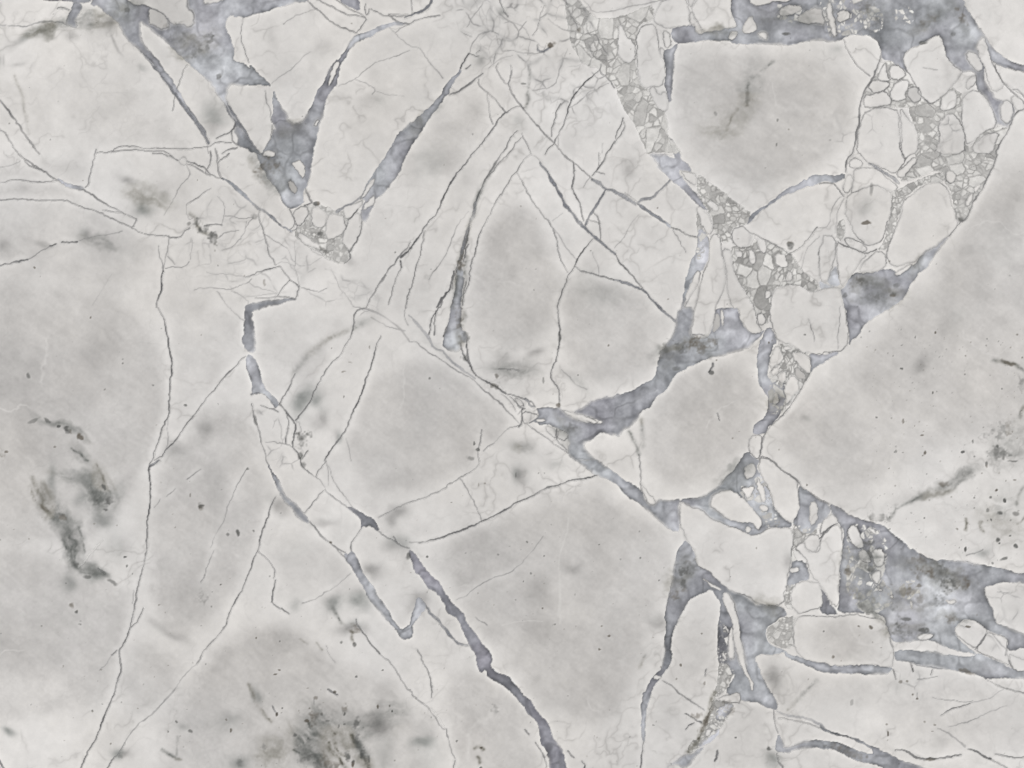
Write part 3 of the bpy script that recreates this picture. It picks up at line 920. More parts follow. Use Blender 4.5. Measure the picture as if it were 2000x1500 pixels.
D 20 8 .7: 690 580
D 12 6 .7: 725 548
D 25 15 .98: 1270 765
L 3 .7: 1205 735 1240 765 1300 790
D 15 25 .98: 1685 900
G 50 60 .6: 1680 860
D 12 15 .95: 1825 940
D 8 12 .6: 1805 890
D 14 20 .95: 705 980
L 2 .5: 650 900 700 970
D 10 10 .7: 755 925
D 8 15 .7: 200 1020
D 12 25 .75: 260 1135
D 12 10 .6: 1475 605
D 10 10 .6: 1735 550
D 15 10 .4: 1000 725
M 8 .6: 430 680 470 780 490 850
G 50 60 .6: 510 800
M 7 .45: 490 850 560 950 650 1050
D 50 70 .8: 1070 1010
D 32 18 .98: 995 1040
M 9 .85: 1000 1040 1020 1090 1050 1140 1070 1170
D 30 50 .6: 1360 930
D 12 25 .85: 1365 970
D 30 70 .9: 1480 1060
M 13 1: 1450 1180 1480 1260 1520 1330 1550 1420 1600 1500 1640 1600
D 42 120 .85 -20: 1540 1380
D 30 90 .6: 1480 1230
M 9 1: 1215 1260 1230 1320 1270 1380 1330 1430 1370 1500
M 7 .9: 1280 1270 1300 1350 1370 1390
D 30 60 .75: 1390 1400
D 20 40 .95: 1445 1460
M 6 .8: 990 1170 1020 1220
D 24 22 .75: 875 1180
M 6 .8: 910 1210 960 1250
D 70 60 .5: 1000 1290
D 80 50 .55: 1050 1370
M 6 .7: 870 1320 940 1350 970 1400
D 60 50 .55: 980 1400
D 120 60 .55: 1150 1460
D 40 40 .5: 350 1440
D 30 30 .4: 580 1290
L 2 .35: 1070 830 1070 880
D 12 12 .6: 1020 910
D 14 20 .6: 1150 980
D 18 14 .5: 1200 1050
D 16 12 .6: 1370 1070
D 12 25 .5: 1310 1090
D 14 14 .6: 1270 1170
D 30 20 .5: 1080 820
@2,4
L 4 .6: @2,3 130 1390 190 1490 @2,4 220 20 300 80 360 160 430 260 490 300 560 305
L 2 .45: 70 340 120 430 140 490 180 540 205 640 215 740 210 810
L 2 .35: 190 920 260 1020 320 1120 360 1130
L 2 .55: 360 1130 370 1200
L 1.5 .35: 370 1200 400 1300 440 1400
L 2.5 .6: 440 1420 430 1490 420 1600
G 150 260 .75: 150 1300
G 300 300 .55: 600 850
G 350 190 .55: 650 1200
G 150 200 .45: 1250 150
G 350 350 .4: 1800 350
G 300 250 .4: 1850 900
G 100 60 .5: 60 1300
M 6 .95: 635 1310 660 1295 690 1300 715 1320
D 15 12 .95: 690 1305
M 6 .95: 665 1390 690 1410 690 1440
D 11 11 .7: 460 1235
D 15 12 .7: 700 1490
L 2.5 .5: 1220 1250 1280 1330 1310 1400
L 2 .4: 1130 1120 1170 1170
L 2 .4: 1310 1400 1340 1480
L 2.5 .4: 1540 1340 1610 1390
L 3 .65: 1690 1440 1725 1480 1705 1500
D 15 10 .75: 1945 210
D 16 9 .75: 1860 335
L 2 .35: 640 35 750 105
D 40 60 .25: 840 950
L 4 -.3: 1480 0 1470 100
L 2.5 -.4: 210 920 250 960 340 1100
L 2 -.3: 900 100 1100 60 1300 70
@3,4
B .65: @3,3 700 785 760 870 800 960 810 1010 950 1110 1080 1230 1180 1270 1260 1310 1360 1390 1520 1405 1640 1420 1680 1500 @3,4 1640 20 1560 90 1480 130 1480 220 1520 300 1640 340 1680 360 1560 390 1400 395 1370 420 1420 550 1500 720 1580 830 1600 930 1550 940 1400 860 1240 840 1180 780 1090 770 1120 690 1190 600 1130 560 1120 480 1030 500 1010 400 1000 200 1030 0 @3,3 1030 1500 1030 1370 980 1330 950 1240 830 1310 720 1370 640 1500 @3,4 610 100 570 180 550 260 540 330 555 370 550 450 510 530 460 600 430 650 400 700 350 780 320 880 315 980 300 1100 305 1180 290 1250 265 1210 270 1050 270 900 280 800 320 720 370 640 410 580 460 490 480 400 480 250 500 130 490 0 @3,3 510 1400 550 1230 570 1090 590 980 620 890 690 790
L 2.5 .6: 285 1240 265 1340 250 1500 245 1600
C 1: 400 590 460 610 440 640 390 630
L 2 .5: 470 650 580 710 650 780 740 840 820 890 880 930
C 1: @3,3 1050 1300 1080 1280 1120 1310 1160 1400 1200 1500 @3,4 1200 10 1220 130 1250 320 1280 420 1290 540 1340 640 1360 720 1340 760 1310 640 1250 500 1200 420 1170 260 1150 140 1130 0 @3,3 1090 1450 1060 1390
C 1: 1125 130 1150 140 1170 280 1190 430 1130 440 1110 350 1120 250
C 1: 1050 370 1080 370 1100 440 1080 440
C 1: 1050 90 1110 140 1120 190 1070 120
Z 6 .6: 1010 20 1120 150 1110 330 1130 500 1180 560 1120 700 1040 800 960 830 1000 720 1020 560 1010 300
Z 7 .4: 1640 30 1760 0 1750 150 1760 300 1700 340 1520 300 1480 150 1560 90
C 1: 1000 820 1100 790 1210 740 1240 860 1130 870 1040 850
M 9 1: 980 770 940 850 930 920 900 1010 870 1080 850 1150 830 1190 800 1260 720 1340
D 30 140 .8 25: 890 1050
D 60 40 .4: 800 1000
L 2 .6: 690 970 760 1010 850 1060
L 2 .6: 690 1120 730 1080 780 1060
D 40 30 .5: 820 980
Z 7 .6: 960 800 1040 850 1170 880 1130 960 1080 1050 1000 1150 930 1200 830 1290 740 1370 700 1330 760 1240 840 1190 900 1000
B .42: 1040 870 1170 880 1100 1000 1040 1070 970 1000
B .42: 1030 1080 1000 1200 900 1260 800 1300 860 1240 950 1180
B .4: 480 1520 600 1420 700 1360 760 1370 830 1300 880 1290 800 1380 720 1490 640 1500 600 1460 550 1470
D 70 80 .4: 1100 930
C 1: 900 1120 950 1120 910 1200 880 1170
C 1: 960 1060 1000 1070 1000 1100
L 2 .55: 1550 940 1560 1000 1570 1100 1590 1160
B .6: @4,4 0 1085 90 1130 200 1155 320 1190 430 1240 540 1290 640 1340 760 1410 900 1450 1040 1500 1140 1600 600 1600 640 1490 580 1470 500 1450 400 1440 320 1400 220 1350 120 1310 0 1300 @3,4 1880 1300 1780 1310 1670 1350 1560 1340 1580 1260 1590 1160 1640 1240 1660 1310 1780 1260 1880 1235 2000 1225 @4,4 100 1235 200 1255 330 1310 450 1350 550 1370 500 1300 420 1260 310 1210 180 1180 80 1150 0 1110
D 220 40 .5 20: @4,4 250 1330
L 4 .35: 1590 950 1720 1000 1850 1010 2000 1080 @4,4 40 1110
L 2 .4: 1600 1015 1720 1030 1850 1060 2000 1110
M 9 .35: 1980 650 1850 780 1700 930
G 90 110 .8: 1550 620
D 25 25 .95: 1515 1315
G 70 90 .7: 1540 1420
L 3 .5: 1580 1360 1590 1430 1640 1500 1680 1600
L 3.5 .7: 1005 1340 1005 1390 980 1430
D 11 11 .75: 1185 1205
D 11 11 .75: 860 185
D 11 14 .75: 645 495
D 11 11 .65: 600 635
L 3 .4: 885 530 880 600
D 12 20 .4: 880 675
G 100 100 .6: 430 120
M 9 .35: 300 400 240 520
B .58: 1640 345 1760 410 1850 430 2000 460 @4,4 80 470 150 510 260 510 350 490 400 485 490 480 560 510 680 520 720 540 690 580 560 575 400 575 200 580 100 560 0 555 @3,4 1900 510 1800 470 1700 430
C .99: 1770 20 1900 10 2000 15 @4,4 200 25 320 0 480 20 640 60 660 120 690 230 720 330 715 500 680 520 560 510 490 480 380 490 250 510 120 505 80 470 0 465 @3,4 1900 450 1820 420 1760 340 1750 150
@4,4
G 230 190 .5: 300 230
D 30 18 .8 40: 505 130
D 14 12 .6: 380 125
D 15 22 .6: 135 415
D 10 10 .6: 35 170
D 14 10 .5: 600 320
C 1: 1320 170 1340 100 1420 50 1500 50 1630 140 1630 200 1520 350 1440 290 1360 220
C 1: 1520 350 1640 190 1700 180 1850 230 1820 330 1870 500 1750 450 1620 400
C .98: 1830 360 1990 440 2100 480 2100 560 1900 540 1870 480
B .5: 740 350 900 350 1100 360 1250 390 1500 420 1560 380 1650 420 1800 490 1900 530 2000 545 2150 560 2150 640 2000 630 1800 620 1640 640 1560 600 1500 575 1380 570 1250 530 1000 490 880 460 770 460 725 430
C 1: 950 220 1000 180 1120 190 1100 230 1060 250 980 250
D 130 80 .7: 830 170
D 60 28 .8: 1010 150
D 60 40 .6: 1300 50
D 60 20 .7: 840 50
L 5 .35: 740 380 900 390 1100 400 1250 420
D 80 25 .6 15: 1430 560
L 4 .35: 900 470 1200 520
L 3.5 .5: 1630 200 1580 280 1520 350
D 32 10 .95 10: 1450 125
L 2 .5: 1690 190 1750 270 1820 340
L 3 .5: 1840 240 1830 330 1820 400
L 3 .5: 1850 450 1880 520
L 1.8 .4: 1640 640 1740 700 1860 740 2000 770 2080 790
L 1.3 .35: 1100 800 1200 830 1300 840 1400 860 1500 850
L 2 .5: 1190 990 1300 920 1400 900 1480 870
L 1.5 .25: 1480 870 1600 840 1700 810 1800 740
L 1.3 .3: 1270 1100 1400 1070 1520 1040 1620 970 1720 920 1830 890
L 3 .65: 740 1330 800 1320 880 1350 950 1390 1020 1410 1120 1420 1230 1390 1380 1375
D 60 15 .6: 1080 1420
L 2.5 .65: 1460 1320 1540 1350 1610 1390 1680 1420
L 1.5 .4: 1680 1420 1800 1480 1900 1560
L 1.5 .45: 1720 1360 1800 1380 1900 1395 2060 1400
L 3 .28: 1160 1110 1300 1190 1430 1290
D 11 30 .95: 672 1165
D 10 10 .5: 660 1080
D 11 20 .75: 910 540
L 2 .4: 890 480 910 550
L 2 .4: 1100 530 1085 590
L 2 .35: 950 630 1000 625 1150 610
D 11 11 .75: 950 825
D 10 12 .65: 905 780
D 20 15 .5: 790 665
D 14 15 .55: 855 660
D 14 8 .5: 1125 1075
D 12 8 .5: 1100 1135
D 12 12 .4: 1030 1055
L 1.3 .3: 950 770 950 820
L 2 .4: 720 550 740 640
G 150 80 .35: 800 680
G 100 100 .35: 1180 1150
D 20 30 .3: 320 860
L 2.5 .5: 690 230 720 320
G 400 300 .3: 1700 1050
@1,4
S 330 200 .75 50: 1200 1130
S 380 150 .95 50: 1050 1380
S 120 330 .55 -20: 1500 1250
S 260 160 .5 40: 650 1350
S 130 130 .7: 1640 1090
S 200 200 .35: 1850 1000
@0,3
S 270 170 .9 60: 980 330
S 320 120 .85 55: 500 470
S 250 120 .95 75: 730 800
S 170 80 .9 30: 930 1070
S 300 120 .35 20: 700 150
@0,2
S 330 60 .6 25: 600 1180
S 160 60 .4 40: 780 1440
@4,2
S 200 260 .45: 1850 1350
@4,3
S 300 80 .65 -25: 1300 210
S 200 60 .45 -20: 980 350
S 230 330 .35: 1800 550
@3,0
S 120 330 .4 15: 1290 900
S 200 200 .3: 1050 1200
@0,0
S 280 90 1 -10: 420 290
S 330 130 .75: 900 200
@0,1
S 260 120 .5 20: 1400 420
S 200 70 .45 15: 950 880
@2,2
S 260 110 .45 10: 1050 600
S 120 90 .4: 1080 1370
@4,3
S 380 130 .85 20: 1180 1110
S 220 220 .7: 450 1000
S 320 110 .7 30: 500 1380
S 300 160 .45: 900 1350
@4,4
S 220 130 .8: 830 150
S 200 80 .5: 1300 60
@4,0
S 220 120 .7: 500 110
S 260 90 .6 -30: 1080 210
S 110 260 .6 -20: 1370 130
@3,0
S 420 130 .6 8: 1700 170
S 260 60 .6: 1000 330
@3,2
S 260 90 1: 760 370
S 160 120 .6: 520 430
S 160 120 .5: 1560 950
@0,0
S 220 170 .85: 1850 450
S 200 120 .6: 1250 80
@1,0
S 120 220 .6: 50 420
S 200 120 .5: 850 1260
@1,1
S 150 280 .8 -30: 640 160
@2,0
S 60 300 .4 40: 120 1150
@4,1
S 330 160 .85 10: 520 1330
S 120 60 .5 -40: 950 1100
@3,3
S 120 230 .75 10: 640 1150
S 260 120 .5 -30: 1150 150
S 200 120 .5 30: 1480 1440
@2,2
S 200 110 .6 20: 1550 1180
S 60 220 .6: 470 230
@4,3
Z 11 .5: 300 600 560 640 680 820 680 950 620 1150 740 1340 640 1480 420 1490 300 1350 250 1150 260 850
Z 9 .5: 760 1180 900 1150 1000 1250 980 1330 800 1360
@4,0
Z 10 .5: 700 130 780 60 900 60 960 180 860 260 740 240
@3,0
Z 12 .45: 1500 60 1640 30 1760 60 1960 60 1960 160 1760 230 1640 200 1540 140
F .55: 1340 110 1540 105 1640 130 1665 200 1640 290 1540 345 1470 370 1380 320 1330 250 1322 160
F .5: 1005 385 1050 440 1080 520 1090 600 1060 660 980 680 930 640 925 560 950 460
F .5: 1115 555 1200 550 1270 590 1300 630 1280 720 1210 750 1130 740 1105 680 1105 600
F .5: 1310 740 1380 710 1460 710 1480 790 1470 850 1430 910 1360 950 1290 950 1265 900 1270 820
F .5: 740 720 830 700 900 740 1000 820 970 860 930 890 880 930 800 960 720 960 680 900 690 810
F .5: 850 1065 1000 1010 1150 955 1220 990 1310 1050 1300 1120 1270 1220 1230 1330 1190 1420 1100 1400 1030 1330 960 1260 900 1160
F .42: 1930 340 2200 200 2200 800 1900 860 1750 900 1680 960 1620 960 1540 900 1510 850 1570 780 1650 720 1760 620 1850 520
F .68: -300 560 100 560 250 600 310 680 315 800 290 880 250 960 200 1040 100 1060 -300 1000
F .55: 350 870 450 790 490 830 500 920 520 980 480 1100 420 1200 350 1260 310 1200 300 1080 310 960
F .5: -300 1080 150 1080 240 1150 250 1250 220 1320 150 1400 -300 1420
F .55: 440 1260 560 1210 640 1300 760 1330 820 1420 840 1700 300 1700 330 1440 380 1340
F .5: 870 1310 950 1310 1040 1400 1050 1700 920 1700 880 1450
F .4: 1580 1210 1700 1210 1720 1270 1660 1300 1580 1270
F .35: 850 240 930 190 960 200 930 260 880 330 840 340 820 300
F .3: 260 1240 350 1290 330 1350 270 1400 240 1360
F .25: -100 290 60 320 200 400 300 470 300 560 -100 560
F .2: 330 560 470 620 470 700 350 820 340 700
F .15: 20 140 250 150 380 280 100 300 20 230
F .12: 500 620 680 610 640 700 560 780 500 740
F .2: 1530 1320 1990 1320 2200 1460 1900 1500 1700 1380 1520 1370
F .15: 1340 1190 1390 1190 1390 1330 1310 1400 1270 1440 1290 1330
F .15: 1420 1390 1500 1400 1510 1500 1380 1500
F .22: 540 1020 660 1080 700 1180 560 1180 530 1100
F .62: 1890 470 1960 390 2020 430 1910 640 1840 770 1790 750 1840 620
F .6: 1520 800 1640 760 1720 790 1640 900 1560 880
K 24 .32: 880 -20 1010 -30 1120 -20 1160 40 1190 120 1170 180 1120 230 1060 190 1020 150 960 120 930 110 900 60
K 28 .15: 370 400 450 380 520 430 560 470 640 520 680 590 600 600 480 590 420 560 390 520 350 470
K 22 .2: 640 520 720 560 760 600 720 640 690 600
K 18 .2: 1740 1300 1800 1310 1800 1370 1760 1370
K 22 .2: 1830 1190 1990 1140 1990 1230 1950 1280 1880 1230
K 20 .16: 1620 200 1680 190 1740 230 1720 300 1640 300
K 18 .24: 1830 230 1880 230 1880 330 1820 300
K 20 .2: 500 780 560 830 600 900 560 920 510 880
K 18 .26: 960 740 1010 780 1050 800 1040 830 1000 800
"""

# ---------------------------------------------------------------- trace parsing
def parse_trace(txt):
    """The slab's drawing: each line is one vein, fragment, cloud or speck.
    Coordinates are in fifths of a photograph pixel inside a 400x300 pixel tile (@column,row)."""
    items = []; cur = (0, 0)
    for ln in txt.strip().splitlines():
        ln = ln.strip()
        if not ln: continue
        if ln[0] == '@':
            cur = tuple(int(v) for v in ln[1:].split(',')); continue
        head, body = ln.split(':')
        head = head.split(); t = cur; pts = []; buf = []
        for tok in body.split():
            if tok[0] == '@':
                t = tuple(int(v) for v in tok[1:].split(',')); continue
            buf.append(float(tok))
            if len(buf) == 2:
                pts.append((t[0]*400 + buf[0]/5, t[1]*300 + buf[1]/5)); buf = []
        if head[0] in 'FK':
            v = [float(q) for q in body.split()]; pts = list(zip(v[0::2], v[1::2]))
        items.append((head[0], [float(v) for v in head[1:]], np.array(pts)))
    return items

def chaikin(p, closed):
    if closed:
        q = np.roll(p, -1, 0)
        return np.stack([p*.75 + q*.25, p*.25 + q*.75], 1).reshape(-1, 2)
    a, b = p[:-1], p[1:]
    m = np.stack([a*.75 + b*.25, a*.25 + b*.75], 1).reshape(-1, 2)
    return np.vstack([p[:1], m[1:-1], p[-1:]]) if len(p) > 2 else p

def sstep(a, b, x):
    t = np.clip((x - a)/(b - a), 0, 1)
    return t*t*(3 - 2*t)

# ---------------------------------------------------------------- grid
class Grid: pass

def make_grid(h):
    g = Grid(); M = 420.
    def axis(n):
        core = np.arange(-22, n + 22 + .1, h)
        out = [0.]; s = h
        while out[-1] < M - 22:
            s = min(s*1.25, 13.); out.append(out[-1] + s)
        out = np.array(out[1:])
        return np.concatenate([core[0] - out[::-1], core, core[-1] + out])
    g.xs, g.ys = axis(2000), axis(1500)
    g.X, g.Y = np.meshgrid(g.xs, g.ys)
    g.X = g.X.astype(np.float32); g.Y = g.Y.astype(np.float32)
    g.shape = g.X.shape
    return g

def vnoise(g, wl, seed, x=None, y=None):
    """smooth value noise, 0..1, wavelength wl in photograph pixels"""
    X = g.X if x is None else x; Y = g.Y if y is None else y
    r = np.random.RandomState(seed)
    u = (X + 700)/wl; v = (Y + 700)/wl
    N = 257
    t = r.rand(N, N).astype(np.float32)
    iu = np.floor(u).astype(np.int32); iv = np.floor(v).astype(np.int32)
    fu = (u - iu); fv = (v - iv)
    fu = fu*fu*fu*(fu*(fu*6 - 15) + 10); fv = fv*fv*fv*(fv*(fv*6 - 15) + 10)
    a = iu % N; b = (iu + 1) % N; c = iv % N; d = (iv + 1) % N
    return (t[c, a]*(1 - fu) + t[c, b]*fu)*(1 - fv) + (t[d, a]*(1 - fu) + t[d, b]*fu)*fv

def fbm(g, wl, seed, octv=4, gain=.5, x=None, y=None):
    s = 0; a = 1.; n = 0.
    for k in range(octv):
        s = s + a*vnoise(g, wl/(2**k), seed + 17*k, x, y); n += a; a *= gain
    return s/n

def window(g, x0, x1, y0, y1):
    i0, i1 = np.searchsorted(g.xs, [x0, x1]); j0, j1 = np.searchsorted(g.ys, [y0, y1])
    return slice(j0, j1), slice(i0, i1)

def seg_dist(X, Y, a, b):
    d = b - a; L2 = float(d @ d) + 1e-9
    t = np.clip(((X - a[0])*d[0] + (Y - a[1])*d[1])/L2, 0, 1)
    return np.sqrt((X - a[0] - t*d[0])**2 + (Y - a[1] - t*d[1])**2), t

OFF = 460
def raster_inside(g, p, sl):
    """even-odd test of the warped grid points inside one polygon"""
    x0 = int(np.floor(p[:, 0].min())) - 2; x1 = int(np.ceil(p[:, 0].max())) + 2
    y0 = int(np.floor(p[:, 1].min())) - 2; y1 = int(np.ceil(p[:, 1].max())) + 2
    R = 2
    W = (x1 - x0)*R; H = (y1 - y0)*R
    ys = y0 + (np.arange(H) + .5)/R
    a = p; b = np.roll(p, -1, 0)
    acc = np.zeros((H, W + 1), np.int8)
    for (ax, ay), (bx, by) in zip(a, b):
        if ay == by: continue
        lo, hi = min(ay, by), max(ay, by)
        j0 = max(0, int(np.ceil((lo - y0)*R - .5))); j1 = min(H, int(np.ceil((hi - y0)*R - .5)))
        if j1 <= j0: continue
        xx = ax + (ys[j0:j1] - ay)*(bx - ax)/(by - ay)
        ii = np.clip(np.ceil((xx - x0)*R - .5).astype(int), 0, W)
        acc[np.arange(j0, j1), ii] ^= 1
    ins = np.bitwise_xor.accumulate(acc, axis=1)[:, :W].astype(bool)
    ii = np.floor((g.WX[sl] - x0)*R).astype(int); jj = np.floor((g.WY[sl] - y0)*R).astype(int)
    ok = (ii >= 0) & (ii < W) & (jj >= 0) & (jj < H)
    return ok & ins[np.clip(jj, 0, H - 1), np.clip(ii, 0, W - 1)]

BAND = 12.
def poly_sdf(g, p):
    p = chaikin(p, True)
    sl = window(g, p[:, 0].min() - BAND - 3, p[:, 0].max() + BAND + 3, p[:, 1].min() - BAND - 3, p[:, 1].max() + BAND + 3)
    ins = raster_inside(g, p, sl)
    d = np.full(ins.shape, BAND, np.float32)
    oy, ox = sl[0].start, sl[1].start
    for a, b in zip(p, np.roll(p, -1, 0)):
        s2 = window(g, min(a[0], b[0]) - BAND, max(a[0], b[0]) + BAND, min(a[1], b[1]) - BAND, max(a[1], b[1]) + BAND)
        dd, _ = seg_dist(g.WX[s2], g.WY[s2], a, b)
        v = d[s2[0].start - oy:s2[0].stop - oy, s2[1].start - ox:s2[1].stop - ox]
        np.minimum(v, dd, out=v)
    d = np.where(ins, d, -d)
    return sl, d + g.jag[sl]*np.exp(-np.abs(d)/7.)

def extend(p, r):
    """veins that leave the photograph run on over the rest of the slab"""
    p = p.copy()
    for end in (0, 1):
        q = p if end else p[::-1]
        e = q[-1]
        if e[0] < 6 or e[0] > 1994 or e[1] < 6 or e[1] > 1494:
            d = q[-1] - q[-2]; d = d/np.linalg.norm(d); ext = []
            c = e.copy()
            for k in range(10):
                ang = r.uniform(-.35, .35); d = np.array([d[0]*np.cos(ang) - d[1]*np.sin(ang), d[0]*np.sin(ang) + d[1]*np.cos(ang)])
                c = c + d*36
                if 0 < c[0] < 2000 and 0 < c[1] < 1500: break
                ext.append(c.copy())
            q = np.vstack([q] + [np.array(ext).reshape(-1, 2)])
        p = q if end else q[::-1]
    return p

def voronoi(X, Y, s, seed, stretch=1.0, ang=0.):
    """F1, F2 distances and the cell number of a jittered cell pattern"""
    r = np.random.RandomState(seed)
    ca, sa = np.cos(ang), np.sin(ang)
    u = (X*ca + Y*sa)/s; v = (-X*sa + Y*ca)/(s*stretch)
    iu = np.floor(u).astype(np.int32); iv = np.floor(v).astype(np.int32)
    N = 211
    jx = r.rand(N, N).astype(np.float32); jy = r.rand(N, N).astype(np.float32)
    f1 = np.full(X.shape, 9., np.float32); f2 = f1.copy(); idx = np.zeros(X.shape, np.int64)
    ax = np.zeros(X.shape, np.float32); ay = ax.copy(); bx = ax.copy(); by = ax.copy()
    for du in (-1, 0, 1):
        for dv in (-1, 0, 1):
            cu = iu + du; cv = iv + dv
            px = cu + .08 + .84*jx[cv % N, cu % N]; py = cv + .08 + .84*jy[cv % N, cu % N]
            d = np.sqrt((u - px)**2 + (v - py)**2)
            near = d < f1; mid = ~near & (d < f2)
            bx = np.where(near, ax, np.where(mid, px, bx)); by = np.where(near, ay, np.where(mid, py, by))
            f2 = np.where(near, f1, np.where(mid, d, f2))
            idx = np.where(near, (cv + 5000).astype(np.int64)*20000 + cu + 5000, idx)
            ax = np.where(near, px, ax); ay = np.where(near, py, ay)
            f1 = np.where(near, d, f1)
    e = (f2*f2 - f1*f1)/(np.sqrt((ax - bx)**2 + (ay - by)**2) + 1e-3)      # straight, angular cell borders
    return f1*s*0, e*s, idx

def hash01(i, k):
    h = (i*2654435761 + k*40503 + 12345) & 0x7fffffff
    h = (h ^ (h >> 13))*1274126177 & 0x7fffffff
    return ((h ^ (h >> 16)) & 0xffff)/65535.

def blur(a, n, times=3):
    for _ in range(times):
        for ax in (0, 1):
            c = np.cumsum(np.pad(a, [(n + 1, n) if k == ax else (0, 0) for k in (0, 1)], mode='edge'), axis=ax, dtype=np.float64)
            a = ((c[2*n + 1:] - c[:-2*n - 1]) if ax == 0 else (c[:, 2*n + 1:] - c[:, :-2*n - 1]))/(2*n + 1)
    return a.astype(np.float32)

def components(mask):
    """4-connected regions of equal value (0 is left out) by runs and union-find"""
    mask = mask.astype(np.int64)
    H, W = mask.shape
    par = []; lab = np.zeros(mask.shape, np.int32)
    def find(i):
        while par[i] != i:
            par[i] = par[par[i]]; i = par[i]
        return i
    par.append(0); prev = []
    for j in range(H):
        row = mask[j]
        ch = np.flatnonzero(row[1:] != row[:-1]) + 1
        st = np.concatenate([[0], ch]); en = np.concatenate([ch, [W]])
        val = row[st].tolist(); st = st.tolist(); en = en.tolist()
        runs = []; k = 0
        for s, e, w in zip(st, en, val):
            if w == 0: continue
            l = 0
            while k < len(prev) and prev[k][1] <= s: k += 1
            m = k
            while m < len(prev) and prev[m][0] < e:
                if prev[m][3] != w: m += 1; continue
                f = find(prev[m][2])
                if l == 0: l = f
                elif f != l:
                    if f < l: l, f = f, l
                    par[f] = l
                m += 1
            if l == 0:
                l = len(par); par.append(l)
            runs.append((s, e, l, w)); lab[j, s:e] = l
        prev = runs
    root = np.array([find(i) for i in range(len(par))])
    return root[lab]

def mix(a, b, t):
    return a + (b - a)*t[..., None]

WHITE = np.array([216.5, 213.2, 210.2])
